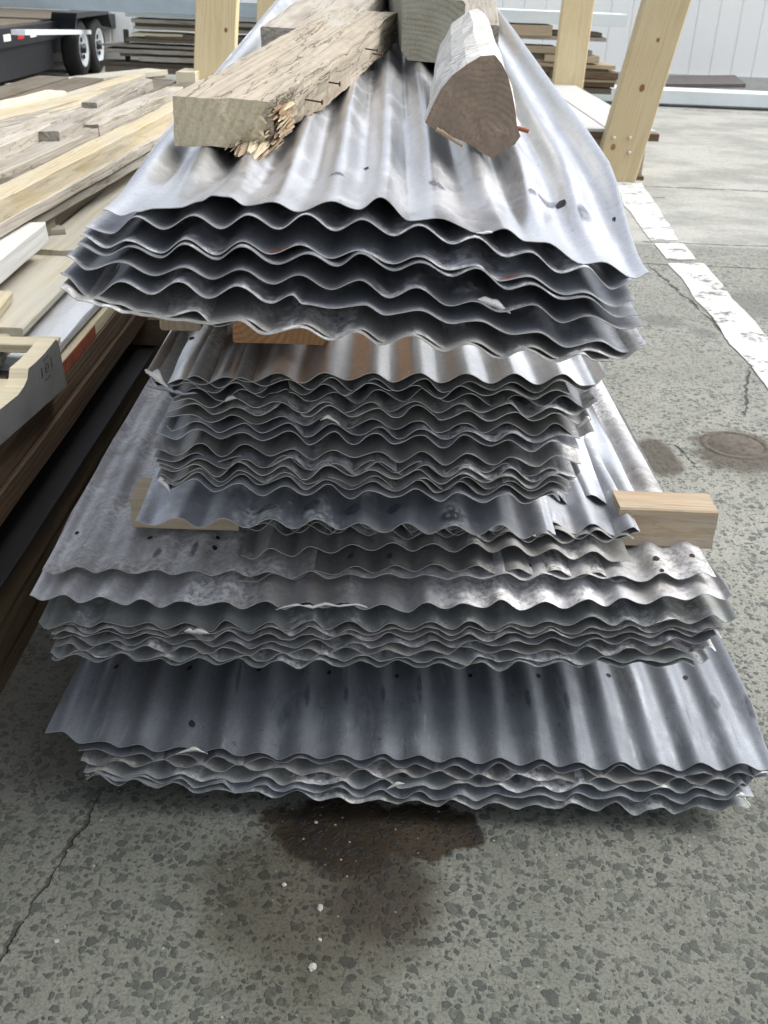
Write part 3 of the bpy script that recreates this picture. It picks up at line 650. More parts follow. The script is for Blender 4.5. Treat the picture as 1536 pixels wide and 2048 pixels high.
# bottom stack ------------------------------------------------------------------
GE = 'wide corrugated sheets of the bottom stack'
xcE = at(838, 1512, 1.335).x; pE = at(918, 1512, 1.335).x - xcE; stE = (xcE, pE, .0075)
E1 = [(90,1465),(124,1462),(158,1487),(206,1482),(242,1495),(276,1489),(312,1503),(361,1494),(400,1503),(440,1496),(480,1512),(520,1505),(557,1518),(598,1506),(640,1517),(680,1507),(722,1519),(765,1508),(800,1521),(838,1510),(876,1523),(917,1513),(957,1526),(997,1515),(1040,1531),(1081,1519),(1118,1535),(1156,1524),(1198,1539),(1242,1525),(1282,1541),(1321,1528),(1362,1541),(1401,1525),(1442,1540),(1482,1526),(1528,1541),(1552,1538)]
nh = [(232,1334),(378,1336),(516,1340),(657,1346),(796,1352),(938,1352),(1077,1352),(1218,1352),(1370,1356)]
st = [(614,1390,.006,.03),(690,1388,.005,.022),(765,1385,.006,.025),(838,1375,.007,.04),(1057,1398,.006,.025),(1132,1400,.006,.03),(1428,1405,.010,.022),(1510,1412,.013,.035),(480,1350,.004,.05)]
sheet('E0', E1, 1.335, 2.9, zc(760, 1512, 1.335) + .022, 0, stE, m_dull, 'topmost sheet of the bottom stack, blue grey with a row of nail holes', GE, seed=131, dent=.003, Ld=.22, holes=nh + [(385,1447,.006)], stains=st)
for i, (xl, yl, xr, yr, x0, sg, pp, Y, mt, lab) in enumerate([
        (156,1503,1536,1550,838,12,14,1.334,m_dull,'second sheet of the bottom stack, just showing below the top sheet'),
        (160,1522,1540,1566,800,14,13,1.330,m_dark,'third sheet of the bottom stack, dark and curled at its right end'),
        (167,1545,1500,1576,842,22,13,1.326,m_green,'fourth sheet of the bottom stack, greenish with square dark marks'),
        (169,1552,1508,1594,838,32,13,1.322,m_dull,'fifth sheet of the bottom stack, pale blue grey'),
        (172,1558,1500,1616,832,34,14,1.318,m_green,'lowest sheet of the bottom stack, just above the concrete')]):
    sheet('E%d' % (i+1), waves(xl, yl, xr, yr, x0, 80, pp, sg*.5, seed=140+i, jit=.3), Y, 2.8, zc(760, (yl+yr)/2 + sg*.5, Y) + .008, 0, stE, mt, lab, GE, seed=150+i, Ld=.3, jag=.008, dent=.002,
          stains=([(808, 1550, .012, .008), (955, 1560, .010, .010), (1032, 1560, .010, .012), (620, 1545, .008, .02)] if i == 2 else []), flapR=(.03 if i == 1 else 0))
curl(SHEETS['E1'], [(350, 1508), (372, 1503), (396, 1500), (415, 1506)], 1.332, .007)
curl(SHEETS['E3'], [(772, 1578), (790, 1572), (808, 1566)], 1.323, .006)
curl(SHEETS['E5'], [(1472, 1590), (1486, 1595), (1500, 1612)], 1.318, .012)

# ------------------------------------------------------------------ timbers between the stacks
def end_bar(name, x0, x1, y0, y1, z0, z1, mat, label, cat, group=None, seed=0, along='Y', rough=.0015):
    """axis-aligned timber; along Y: x1 is its right side; along X: front face at y0"""
    if along == 'Y': return bar(name, (x1, y0, z1), (x1, y1, z1), x1-x0, z1-z0, mat, label, cat, group, seed, rough=rough)
    return bar(name, (x0, y0, z1), (x1, y0, z1), y1-y0, z1-z0, mat, label, cat, group, seed, rough=rough)
GS = 'timber spacers between the stacks'
p, q = onz(466, 694, .818), onz(650, 694, .818)
end_bar('timber_spacer', p.x, q.x, p.y, p.y+1.9, .826, .962, m_block, 'orange fir timber whose end shows below the upper stack', 'timber', GS, 3)
p = onz(341, 676, .82); end_bar('timber_spacer', p.x-.02, p.x+.045, p.y+.02, p.y+1.6, .826, .975, m_tan, 'pale timber end at the left, behind the orange timber', 'timber', GS, 4)
p, q = onz(1250, 1096, .455), onz(1416, 1092, .455)
end_bar('timber_spacer', p.x-.02, q.x, p.y, p.y+.072, .4555, .532, m_sawn, 'weathered tan block sticking out right of the short lower stack', 'timber', GS, 5, along='X', rough=.002)
p, q = onz(290, 1052, .455), onz(478, 1062, .455)
end_bar('timber_spacer', p.x-.02, q.x, q.y-.004, q.y+.075, .4555, .518, m_tan, 'tan timber under the left side of the middle stack', 'timber', GS, 6, along='X')
for (x0, x1, y0, z0, z1, lab) in ((-.52, .62, 1.95, .002, .022, 'thin timber bearer on the concrete under the front of the bottom stack'), (-.52, .62, 3.3, .002, .022, 'thin timber bearer on the concrete under the rear of the bottom stack'),
                                  (-.50, .60, 1.80, .172, .293, 'thick timber bearer between the two wide stacks, near the front'), (-.50, .60, 3.3, .172, .293, 'thick timber bearer between the two wide stacks, near the rear')):
    end_bar('timber_bearer', x0, x1, y0, y0+.09, z0, z1, m_olive, lab, 'timber', 'timber bearers under the wide stacks', int(y0*10), along='X')

# ------------------------------------------------------------------ weights on the top sheet
# old beam with a rotten corner
pa = ona(340, 296, .012); pb = ona(545, 300, .012); tb = .068
ft = ona(793, 24, .012 + tb)     # far top right corner
near_r = Vector((pb.x + .004, pa.y, pa.z + tb)); d = (ft - near_r).normalized(); L = (ft - near_r).length
left = Vector((0, 0, 1)).cross(d).normalized(); upv = d.cross(left); Wb = (pb.x - pa.x)*1.03
beam = empty('old_beam', near_r - Vector((0, 0, tb)))
tag(beam, 'long weathered grey beam with a rotten splintered corner lying on the top sheet', 'beam')
mb = MB(); nx, ny, nz = 60, 14, 6; vs = {}; idx = {}
def bp(i, j, k):
    x = L*(i/nx)**1.35; y = Wb*j/ny; z = -tb*(1 - k/nz)
    s = noise.noise_vector(Vector((x*6, y*26, z*26)))*.0035 + noise.noise_vector(Vector((x*30, y*70, z*60)))*.0018
    q = Vector((x, y, z)) + Vector((s.x*(1 if i in (0, nx) else .2), s.y, s.z))
    # rotten near right corner: eat away the bottom and the front
    near = max(0, 1 - x/.34); rt = max(0, 1 - y/(Wb*.62)); low = 1 - k/nz
    e = near*rt
    if e > 0:
        q.y += e*(.016 + .034*abs(noise.noise(Vector((x*40, z*70, 3)))))*(.45+low)*(1 if y < Wb*.5 else 0)
        if i < 8: q.x += rt*max(0, 1-x/.08)*(.022 + .05*abs(noise.noise(Vector((y*90, z*90, 1)))))*(.55 + .6*low)
    if j == 0: q.y += .006*noise.noise(Vector((x*11, z*25, 6))) + .003*noise.noise(Vector((x*60, z*10, 6)))
    return q
def key(i, j, k):
    if (i, j, k) not in idx: idx[(i, j, k)] = len(idx); vs[(i, j, k)] = bp(i, j, k)
    return idx[(i, j, k)]
fs = []; fe = []
for i in range(nx):
    for j in range(ny):
        fs.append((key(i, j, nz), key(i+1, j, nz), key(i+1, j+1, nz), key(i, j+1, nz))); fs.append((key(i, j, 0), key(i, j+1, 0), key(i+1, j+1, 0), key(i+1, j, 0)))
    for k in range(nz):
        fs.append((key(i, 0, k), key(i+1, 0, k), key(i+1, 0, k+1), key(i, 0, k+1))); fs.append((key(i, ny, k), key(i, ny, k+1), key(i+1, ny, k+1), key(i+1, ny, k)))
for j in range(ny):
    for k in range(nz):
        fe.append((key(0, j, k), key(0, j, k+1), key(0, j+1, k+1), key(0, j+1, k))); fs.append((key(nx, j, k), key(nx, j+1, k), key(nx, j+1, k+1), key(nx, j, k+1)))
pv = [None]*len(idx)
for kk, i in idx.items(): pv[i] = vs[kk]
mb.add(pv, fs, 0); b0 = len(mb.f)
mb.v = mb.v; 
for f in fe: mb.f.append(list(f)); mb.m.append(1); mb.smooth.append(False)
Rb = Matrix((d, left, upv)).transposed().to_4x4()
body = mb.build('beam_body', [m_beam, m_beam_end], beam); body.matrix_local = Matrix.Translation(Vector((0, 0, tb))) @ Rb
mb = MB(); rnd = random.Random(8)      # splinters and chunks
def chunk(c, ln, r, ang, tilt):
    n = 6; vs_ = []; dv = Vector((math.cos(ang)*math.cos(tilt), math.sin(ang)*math.cos(tilt), math.sin(tilt))); u = dv.orthogonal().normalized(); v = dv.cross(u)
    for k, (t, s) in enumerate(((0, .7), (.35, 1.0), (.75, .9), (1, .35))):
        for a in range(n):
            th = 2*math.pi*a/n + k*.25; vs_.append(Vector(c) + dv*ln*t*(1 + (.25*rnd.uniform(-1, 1) if k == 3 else 0)) + (u*math.cos(th)*1.3 + v*math.sin(th)*.75)*r*s*rnd.uniform(.7, 1.25))
    fs_ = [(k*n+a, k*n+(a+1) % n, (k+1)*n+(a+1) % n, (k+1)*n+a) for k in range(3) for a in range(n)] + [tuple(range(n))[::-1], tuple(range(3*n, 4*n))]
    mb.add(vs_, fs_, rnd.choice((0, 0, 1)))
def splint(c, ln, wd_, tk_, yaw_, tilt):
    dv = Vector((-math.cos(yaw_)*math.cos(tilt), math.sin(yaw_)*math.cos(tilt), math.sin(tilt))); sd_ = Vector((0, 0, 1)).cross(dv).normalized(); u = dv.cross(sd_); vs_ = []; n = 5
    ro = rnd.uniform(-.9, .9); sd2 = sd_*math.cos(ro) + u*math.sin(ro); u2_ = u*math.cos(ro) - sd_*math.sin(ro)
    for k in range(n):
        t = k/(n-1); q = Vector(c) + dv*ln*t + u2_*.25*tk_*rnd.uniform(-1, 1); a_ = wd_*(1 - .75*t**2)*rnd.uniform(.8, 1.15); b_ = tk_*(1 - .7*t**2)*rnd.uniform(.8, 1.2)
        vs_ += [q + sd2*a_, q + u2_*b_, q - sd2*a_, q - u2_*b_]
    mb.add(vs_, [(4*k+j, 4*k+(j+1) % 4, 4*k+4+(j+1) % 4, 4*k+4+j) for k in range(n-1) for j in range(4)] + [(4*n-4, 4*n-3, 4*n-2, 4*n-1)], rnd.choice((0, 0, 1)))
for k in range(130):
    y = abs(rnd.gauss(0, .45))*Wb*.5 + .004; low = rnd.random()
    if y > Wb*.6: continue
    x0 = .035 + .05*(1 - y/(Wb*.6)) + rnd.uniform(-.01, .03)
    splint((x0 + .03, y, -tb*(.30 + .68*low)), rnd.uniform(.045, .095)*(.7 + .5*low), rnd.uniform(.0018, .006), rnd.uniform(.001, .003), rnd.uniform(-.10, .10), rnd.uniform(-.10, .02))
for k in range(7):
    splint((.10, Wb*rnd.uniform(.12, .45), -tb*rnd.uniform(.86, 1.08)), rnd.uniform(.10, .15), rnd.uniform(.010, .018), rnd.uniform(.005, .009), rnd.uniform(-.08, .08), rnd.uniform(-.12, -.02))
sp = mb.build('splintered_end', [m_rot, m_beam_end], beam); sp.matrix_local = Matrix.Translation(Vector((0, 0, tb))) @ Rb
for (nx_, nz_, ln) in ((.36, -.03, .03), (.72, -.025, .035), (.80, -.045, .03), (.22, -.035, .03), (1.05, -.035, .025)):
    mb = MB(); mb.tube((nx_, .012, nz_), (nx_+.004, -ln*.65, nz_-.004), .0016, n=6); mb.tube((nx_+.004, -ln*.65, nz_-.004), (nx_+.004, -ln*.65-.002, nz_-.004), .0042)
    o = mb.build('nail', m_nail, beam); o.matrix_local = Matrix.Translation(Vector((0, 0, tb))) @ Rb
# second beam behind it, square timber, grey plank end
a = ona(700, 62, .012 + .065); b = a + Vector((.12, 1.6, .086*1.6))
bar('old_plank', a, b, .19, .065, m_old, 'short grey plank lying behind the long rotten beam', 'plank', seed=12, rough=.003)
pl, pr = ona(806, 122, .01), ona(918, 130, .01)
sq = empty('square_timber', (pl+pr)/2); tag(sq, 'thick square timber with a pale green top, between beam and split log', 'timber')
ws = (pr - pl).x*1.10; hs_ = .125; L2 = 1.5; dd = Vector((-.035, 1, AS)).normalized(); lf = Vector((0, 0, 1)).cross(dd).normalized(); u2 = dd.cross(lf)
mb = MB(); n = 20; ch = .014
cs = [(0, ch), (0, hs_-ch*.5), (.006, hs_), (ws-.006, hs_), (ws, hs_-ch*.5), (ws, ch*1.6), (ws-ch*1.2, .004), (ch, 0)]
vv = []
for i in range(n+1):
    for (y, z) in cs:
        s = noise.noise_vector(Vector((i*.6, y*20, z*20)))*.003; vv.append(Vector((L2*i/n + (s.x if i == 0 else 0), y + s.y, z + s.z)))
k = len(cs)
mb.add(vv, [(i*k+j, i*k+(j+1) % k, (i+1)*k+(j+1) % k, (i+1)*k+j) for i in range(n) for j in range(k) if j != 2], 0)
mb.add(vv[:k], [tuple(range(k))], 0); mb.add(vv[-k:], [tuple(range(k))[::-1]], 0)
Rs = Matrix((dd, lf, u2)).transposed().to_4x4(); off = Matrix.Translation(Vector((ws/2, 0, 0)))
o = mb.build('timber_body', m_squaretop, sq); o.matrix_local = off @ Rs
mb = MB(); mb.add(vv, [(i*k+2, i*k+3, (i+1)*k+3, (i+1)*k+2) for i in range(n)], 0); o = mb.build('painted_top', m_greentop, sq); o.matrix_local = off @ Rs
a = ona(1000, 50, .012 + .04); bar('old_plank', a + Vector((-.0, 0.0, 0)), a + Vector((.05, .7, .06)), .17, .045, m_old, 'grey plank end beyond the split log', 'plank', seed=14, rough=.002)

# split log
outline = [(850,245),(868,205),(882,178),(905,150),(935,128),(962,112),(990,110),(1004,128),(1016,152),(1025,190),(1031,222),(1034,252),(1041,272),(1030,288),(1005,304),(985,317),(962,305),(940,288),(905,274),(872,262)]
yl = ona(985, 318, .004).y
face = [at(x, y, yl + .0) for x, y in outline]; cen = sum(face, Vector())/len(face)
ridge = at(976, 40, yl + .62)
log = empty('split_log', (cen.x, cen.y, za(yl))); tag(log, 'split log with brown cut face and pale grey sides on the top sheet', 'log')
axis = Vector((.03, .62, AS*.62 + .0)); n = 16; mb = MB(); k = len(face); vv = []
for i in range(n+1):
    t = i/n; c_ = cen + axis*t; c_.z += .0
    for j, p in enumerate(face):
        q = p - cen; tw = .10*t; q = Vector((q.x*math.cos(tw) - q.z*math.sin(tw), q.y, q.x*math.sin(tw) + q.z*math.cos(tw)))*(1 - .10*t)
        s = noise.noise_vector(Vector((t*5, j*.8, 3)))*.006 + noise.noise_vector(Vector((t*16, j*1.9, 8)))*.003
        if i == 0: s = Vector((0, 0, 0))
        vv.append(c_ + q + s - log.location)
mb.add(vv, [(i*k+j, (i+1)*k+j, (i+1)*k+(j+1) % k, i*k+(j+1) % k) for i in range(n) for j in range(k)], 0)
mb.add(vv[-k:], [tuple(range(k))[::-1]], 0)
mb.build('log_sides', m_bark, log)
# cut face: own mesh, local x along the log so rings show
mb = MB(); fc = cen - Vector((0, .0015, 0)); loc = []
rings = [1.0, .7, .4, .15]
for r_ in rings:
    for p in face:
        q = (p - cen)*r_; jx = .0035*noise.noise(Vector((q.x*50, q.z*50, 4))); loc.append(Vector((jx, -q.x, q.z)))
loc.append(Vector((0, 0, 0)))
fs = [(r_*k+j, (r_+1)*k+j, (r_+1)*k+(j+1) % k, r_*k+(j+1) % k) for r_ in range(3) for j in range(k)] + [(3*k+j, 4*k, 3*k+(j+1) % k) for j in range(k)]
mb.add(loc, fs); o = mb.build('cut_face', m_logend, log); o.location = fc - log.location; o.rotation_euler = (0, 0, math.pi/2)
mb = MB(); pn = at(1036, 254, yl); mb.tube(pn - log.location + Vector((-.01, .006, 0)), pn - log.location + Vector((.016, -.004, -.005)), .0032); mb.build('nail', plain('orange_rust', (.28, .09, .04), .9), log)
mb = MB()
for (x0, y0, x1, y1) in ((880, 262, 925, 292), (872, 258, 900, 275)):
    a, b = at(x0, y0, yl - .004), at(x1, y1, yl - .004)
    mb.tube(a - log.location, b - log.location, .004, .002, 6)
mb.build('loose_bark', m_rot, log)

# ------------------------------------------------------------------ lumber stack at left
GL = 'timbers of the left lumber pile'
def tl(lab, x, z, t, wd, y0, y1, mat, seed, rough=.002, yaw=0.0, name='timber'):
    return bar(name, (x - yaw*0, y0, z), (x + yaw*(y1-y0), y1, z), wd, t, mat, lab, name.replace('_', ' '), GL, seed, rough=rough)
tl('dark timber lowest in the left pile, on the concrete', -.745, .066, .066, .14, .45, 5.2, m_olive, 1)
tl('grainy olive brown timber second from the ground in the left pile', -.738, .152, .084, .12, .4, 5.3, m_olive, 2)
tl('wet brown timber with curved grain just under the black sheet', -.733, .234, .080, .10, .4, 5.1, m_olive, 3)
bar('black_sheet', (-.722, .5, .252), (-.705, 4.9, .245), .75, .014, m_black, 'black sheet lying between the brown timbers of the left pile', 'sheet', None, 4)
tl('brown stained timber just above the black sheet', -.728, .405, .062, .14, .6, 3.35, m_brown, 5)
tl('reddish brown timber on top of the brown stained one', -.735, .469, .062, .12, .6, 3.15, m_brown, 6)
tl('short dark timber end under the far end of the brown timbers', -.69, .345, .085, .20, 3.1, 3.4, m_brown, 16)
cp = tl('cream plank with an orange red edge on the brown timbers', -.738, .505, .035, .075, 2.12, 3.2, m_cream, 7)
mb = MB(); mb.box((.02, -.0035, -.034), (.42, -.0012, -.004)); mb.build('painted_edge', plain('orange_red_paint', (.27, .065, .025), .8, 0, .7, 30), cp)
tl('narrow dark timber behind the cream plank', -.822, .515, .05, .03, 1.6, 3.3, m_dkwood, 8)
for k, (x, y) in enumerate(((-1.0, 1.3), (-1.0, 3.2))):
    bar('timber_bearer', (-1.45, y, .339), (-.76, y, .339), .09, .085, m_brown, ['dark bearer under the near half of the brown timbers', 'dark bearer under the far half of the brown timbers'][k], 'timber', 'bearers inside the left pile', 50+k)
# under-stack fill of the pile
for k in range(4):
    tl('old timber hidden deep in the left pile, %s from its right side' % ('second third fourth fifth'.split()[k]), -.90 - .16*k, .232, .22, .14, .5, 5.0, m_dkwood, 60+k)
for k in range(3):
    tl('brown timber in the middle of the left pile, %s from its right side' % ('second third fourth'.split()[k]), -.90 - .16*k, .46, .12, .14, .6, 4.4, m_brown, 70+k)

# notched grey board with a stamp
gx = -.70
g_far = onx(117, 685, gx); g_bot = onx(134, 772, gx)
nb = empty('notched_board', (gx, g_far.y, g_bot.z)); tag(nb, 'grey planed board with a scooped notch and a square stamp, standing on edge', 'board')
hb = g_far.z - g_bot.z
prof = [(g_bot.y - g_far.y, 0), (0, hb)]
for q in ((112, 678), (100, 693), (88, 708), (72, 724), (57, 737), (56, 746), (55, 757), (48, 773), (36, 790), (0, 819), (-60, 862), (-300, 1020)):
    q = onx(*q, gx); prof.append((q.y - g_far.y, q.z - g_bot.z))
q = onx(0, 890, gx); dz_ = (q.z - g_bot.z)/(q.y - g_bot.y)
prof.append((prof[-1][0], dz_*prof[-1][0]))
th = .038; mb = MB(); k = len(prof)
mb.add([(0, y, z) for y, z in prof] + [(-th, y, z) for y, z in prof], [tuple(range(k))[::-1], tuple(range(k, 2*k))], 0)
mb.add([(0, y, z) for y, z in prof] + [(-th, y, z) for y, z in prof], [(i, (i+1) % k, k+(i+1) % k, k+i) for i in range(k)], 1)
mb.build('board_body', [m_stamped, m_cream], nb)
mb = MB(); q_ = onx(93, 735, gx); c0 = (q_.y - g_far.y, q_.z - g_bot.z)
for (dy, dz, wy, wz) in ((0, .022, .034, .003), (0, -.022, .034, .003), (-.034, 0, .003, .022), (.034, 0, .003, .022), (0, 0, .012, .002), (0, .009, .012, .002), (0, -.009, .012, .002), (-.010, 0, .002, .012), (.010, 0, .002, .012)):
    mb.box((.0005, c0[0]+dy-wy*.5, c0[1]+dz-wz*.5), (.0015, c0[0]+dy+wy*.5, c0[1]+dz+wz*.5))
mb.build('stamp_mark', plain('stamp_ink', (.075, .075, .075), .9), nb)
e = onx(112, 700, gx-.005)
bar('broken_board', (e.x-.45, e.y-.03, e.z+.012), (e.x-.0, e.y-.01, e.z+.014), .055, .02, m_cream, 'broken cream board lying across the notched board', 'board', None, 31, rough=.004, ch=.002)
bar('cream_block', (gx-.05, g_far.y-.42, g_bot.z+.045), (gx-.05, g_far.y-.06, g_bot.z+.045), .10, .05, m_cream, 'cream timber offcuts behind the notched board', 'board', None, 32)
bar('plastic_wrapped_board', (gx-.045, g_far.y+.02, .545), (gx-.045, g_far.y+1.1, .545), .17, .03, m_wrap, 'board in crumpled clear plastic beside the grey panels', 'board', None, 33, rough=.006)

# wide panels and the upper planks
def pk(near, far, z, wd, t, mat, lab, seed, ext0=0.0, ext1=0.0, rough=.003, name='plank', z1=None):
    a, b = onz(*near, z), onz(*far, z if z1 is None else z1)
    return bar(name, a, b, wd, t, mat, lab, 'plank' if 'plank' in name else name.replace('_', ' '), GL if name == 'plank' else None, seed, ext0, ext1, rough)
pk((20, 668), (265, 420), .585, .60, .022, m_ply, 'upper pale plywood panel lying flat in the left pile', 20, 1.4, 1.6, .001, 'plywood_panel')
pk((45, 668), (285, 420), .560, .62, .020, m_greywood, 'lower grey panel showing as a dark edge under the plywood', 21, 1.4, 1.2, .001, 'plywood_panel')
pk((160, 520), (335, 345), .615, .16, .022, m_ply, 'pale board on the plywood, running under the upper stack', 22, -.1, 1.6)
pk((0, 612), (32, 570), .63, .10, .025, m_cream, 'cream plank tip at the left edge of the picture', 23, .8, -.05)
pk((0, 520), (92, 446), .70, .12, .055, m_whitewd, 'white topped plank cut off square at left', 24, 1.2, 0)
pk((0, 500), (46, 470), .68, .10, .04, m_old, 'grey stub of plank below the white topped plank', 25, 1.0, .02)
pk((66, 462), (130, 455), .635, .05, .03, m_old, 'small grey block on the plywood behind the white topped plank', 26, 0, 0)
pk((72, 478), (128, 476), .608, .035, .012, m_cream, 'short cream stick on the plywood panel', 27)
pk((85, 440), (108, 430), .67, .05, .05, m_dkwood, 'dark block end beyond the white topped plank', 28)
pk((0, 398), (335, 226), .80, .075, .062, m_yellow, 'yellow tan plank, the longest near the upper stack', 29, 1.0, 1.6, .004)
pk((0, 448), (335, 262), .745, .05, .035, m_old, 'grey weathered batten next below the yellow tan plank', 30, .6, 1.5, .003)
pk((20, 462), (335, 285), .70, .045, .03, m_old, 'lower grey batten at the foot of the yellow tan plank', 36, .6, 1.5, .003)
pk((0, 345), (195, 258), .82, .085, .04, m_old, 'grey plank with a ragged edge left of the yellow tan plank', 34, .8, .0, .006)
pk((198, 250), (330, 190), .83, .085, .055, m_old, 'grey timber with a square near end beside the yellow tan plank', 35, 0, .4, .005)
pk((118, 264), (285, 168), .85, .075, .05, m_old, 'grey timber with a square end lying farther left', 37, 0, .3, .005)
pk((0, 296), (102, 250), .85, .10, .055, m_old, 'dark sided old plank at the left picture edge', 38, .8, .0, .005)
pk((0, 252), (215, 205), .84, .09, .03, m_old, 'pale grey plank lying behind the grey timbers', 39, .8, .0, .004)
pk((0, 238), (220, 184), .84, .09, .035, m_yellow, 'tan plank second from the far side of the left pile', 40, .8, .0, .004)
pk((0, 216), (132, 182), .85, .09, .03, m_cream, 'cream plank farthest back in the left pile', 41, .8, 0, .003)
pk((0, 322), (150, 256), .79, .09, .04, m_dkwood, 'dark grey board sunk between the grey planks', 43, .8, .2, .004)
pk((0, 274), (110, 240), .845, .08, .035, m_old, 'slim grey board just beyond the square ended timbers', 44, .8, .3, .004)
pk((100, 236), (250, 180), .84, .07, .035, m_yellow, 'slim tan board in the middle of the upper left pile', 45, .0, .3, .004)
pk((0, 226), (160, 188), .835, .07, .03, m_old, 'slim grey board between the tan and the cream planks', 46, .8, .2, .004)
pk((193, 205), (278, 164), .87, .06, .03, m_old, 'grey board lying askew at the far end of the left pile', 47, .0, .0, .003)
pk((140, 196), (260, 158), .83, .08, .03, m_yellow, 'short tan board at the far end of the left pile', 48, .0, .3, .003)
pk((60, 172), (335, 140), .62, .20, .04, m_ply, 'pale board end lying beyond the left pile', 42, 0, 0, .003)
for k in range(5):
    tl('old timber filling the upper left pile, %s from its right side' % 'first second third fourth fifth'.split()[k], -1.0 - .2*k, .77, .16, .17, 2.6, 6.2, m_dkwood, 80+k)
bar('plywood_panel', (-.80, 2.2, .60), (-.88, 6.0, .60), .9, .02, m_ply, 'stained plywood panel under the yellow tan plank', 'plywood panel', None, 88)
a, b = onz(330, 345, .615), onz(255, 345, .615)
bar('batten', onz(240, 318, .66), onz(330, 318, .66), .04, .03, m_tan, 'short tan cross batten beside the upper stack', 'batten', None, 89)

# ------------------------------------------------------------------ posts of the rack
GP = 'pine posts standing around the pile'
def post(px0, py0, px1, py1, Y0, Y1, wid, dep, lab, seed, ztop=2.9, zbot=0.0):
    """front face centre line through two photo points"""
    a, b = at(px0, py0, Y0), at(px1, py1, Y1); d = (a - b).normalized()
    lo = b + d*((zbot - b.z)/d.z); hi = b + d*((ztop - b.z)/d.z)
    mb = MB(); plank_mesh(mb, (hi-lo).length, wid, dep, seed, .002, .008)
    o = mb.build('post', m_pine); x = (hi-lo).normalized(); yv = Vector((0, 1, 0)); z = -yv; z = (z - x*z.dot(x)).normalized(); yv = z.cross(x)
    R = Matrix((x, yv, z)).transposed().to_4x4(); o.matrix_world = Matrix.Translation(lo - yv*wid/2) @ R
    tag(o, lab, 'post', GP); return o
post(433, 0, 427, 170, 8.1, 8.1, .30, .14, 'upright pine post at the left, with a knot above the old beam', 1)
post(538, 0, 537, 60, 12.0, 12.0, .26, .14, 'farther pine post at the left, just right of the near left one', 2)
post(1159, 0, 1139, 155, 12.0, 12.0, .33, .16, 'farther pine post at the right, behind the white boards', 3)
pr_ = post(1337, 0, 1231, 355, 8.1, 8.1, .325, .14, 'near right pine post leaning outwards, bolted to the crate', 4)
for (x, y) in ((1229, 277), (1261, 277), (1260, 307)):
    mb = MB(); c_ = pr_.matrix_world.inverted() @ at(x, y, 8.06); mb.lathe([(0, .016), (.012, .016), (.02, .010), (.022, .0)], (c_.x, c_.y, .0), (0, 0, 1), 12); mb.build('bolt', plain('zinc_bolt', (.6, .58, .5), .4, .5), pr_)
bar('stub_post', at(390, 145, 7.9) , at(390, 145, 7.9) + Vector((0, .35, 0)), .14, 1.0, m_cream, 'short pale post end beside the near left post', 'post', None, 9)

m_knot = wood('pine_knot', (.30, .16, .07), (.15, .07, .03), 500, fib=.3)
def knot(o, px, py, Y, r):
    q = o.matrix_world.inverted() @ at(px, py, Y); mb = MB(); n = 18
    ring = [Vector((q.x + r*1.35*math.cos(2*math.pi*j/n)*(1+.2*noise.noise(Vector((j*.9, px, 1)))), q.y + r*math.sin(2*math.pi*j/n)*(1+.2*noise.noise(Vector((j*.9, px, 4)))), .0022)) for j in range(n)]
    mb.add(ring + [Vector((q.x, q.y, .005))], [(j, (j+1) % n, n) for j in range(n)], 0, True); k = mb.build('knot', m_knot, o); return k
pl_ = bpy.data.objects['post']
knot(pl_, 426, 157, 8.1, .022); knot(pl_, 452, 60, 8.1, .012)
knot(pr_, 1284, 176, 8.1, .02); knot(pr_, 1226, 294, 8.1, .018); knot(pr_, 1316, 80, 8.1, .012)

# crate with white boards, right
cz = at(1300, 262, 8.25).z
cr = empty('board_crate', (1.85, 8.25, 0)); tag(cr, 'plywood sided crate with white boards on top behind the leaning post', 'crate')
x0c, x1c = at(1120, 262, 8.25).x - 1.85, at(1306, 262, 8.25).x - 1.85
mb = MB(); mb.box((x0c, .03, .03), (x1c-.03, 3.9, cz-.075)); mb.build('side_panel', wood('crate_ply', (.50, .45, .36), (.42, .37, .28), 90, fib=.15), cr)
mb = MB(); mb.box((x0c-.06, -.02, cz-.073), (x1c+.05, .07, cz-.02)); mb.build('front_rail', m_brown, cr)
mid_ = (x0c+x1c)/2
for k, (xa, xb) in enumerate(((x0c-.05, mid_-.006), (mid_+.006, x1c+.02))):
    mb = MB(); mb.box((xa, -.03, cz-.018), (xb, 3.9, cz+.005), ch=.003); mb.build('top_board', m_whitewd, cr)
mb = MB(); mb.box((x1c-.14, -.02, .0), (x1c-.02, .10, .029)); mb.build('skid', m_brown, cr)

# bundle wrapped in white behind the left post
o = empty('wrapped_bundle', at(515, 100, 9.0)); tag(o, 'white plastic wrapped bundle between the two left posts', 'bundle')
c_ = o.location; zt = at(515, 62, 9.0).z; mb = MB(); nx_, nz_ = 16, 10; xa, xb = at(488, 80, 9).x, at(620, 80, 9).x
vv = []
for i in range(nx_+1):
    for j in range(nz_+1):
        a = math.pi*j/nz_; x = xa + (xb-xa)*i/nx_; r = 1 + .14*noise.noise(Vector((x*5, a*2, 3)))
        vv.append(Vector((x - c_.x, .5 - .5*math.cos(a)*r, (zt*r)*math.sin(a)**.35 - c_.z)))
mb.add(vv, [(i*(nz_+1)+j, (i+1)*(nz_+1)+j, (i+1)*(nz_+1)+j+1, i*(nz_+1)+j+1) for i in range(nx_) for j in range(nz_)], 0, True)
mb.add(vv, [tuple(range(nz_+1)), tuple(range(nx_*(nz_+1), (nx_+1)*(nz_+1)))[::-1]], 0)
mb.build('plastic_wrap', m_wrap, o)

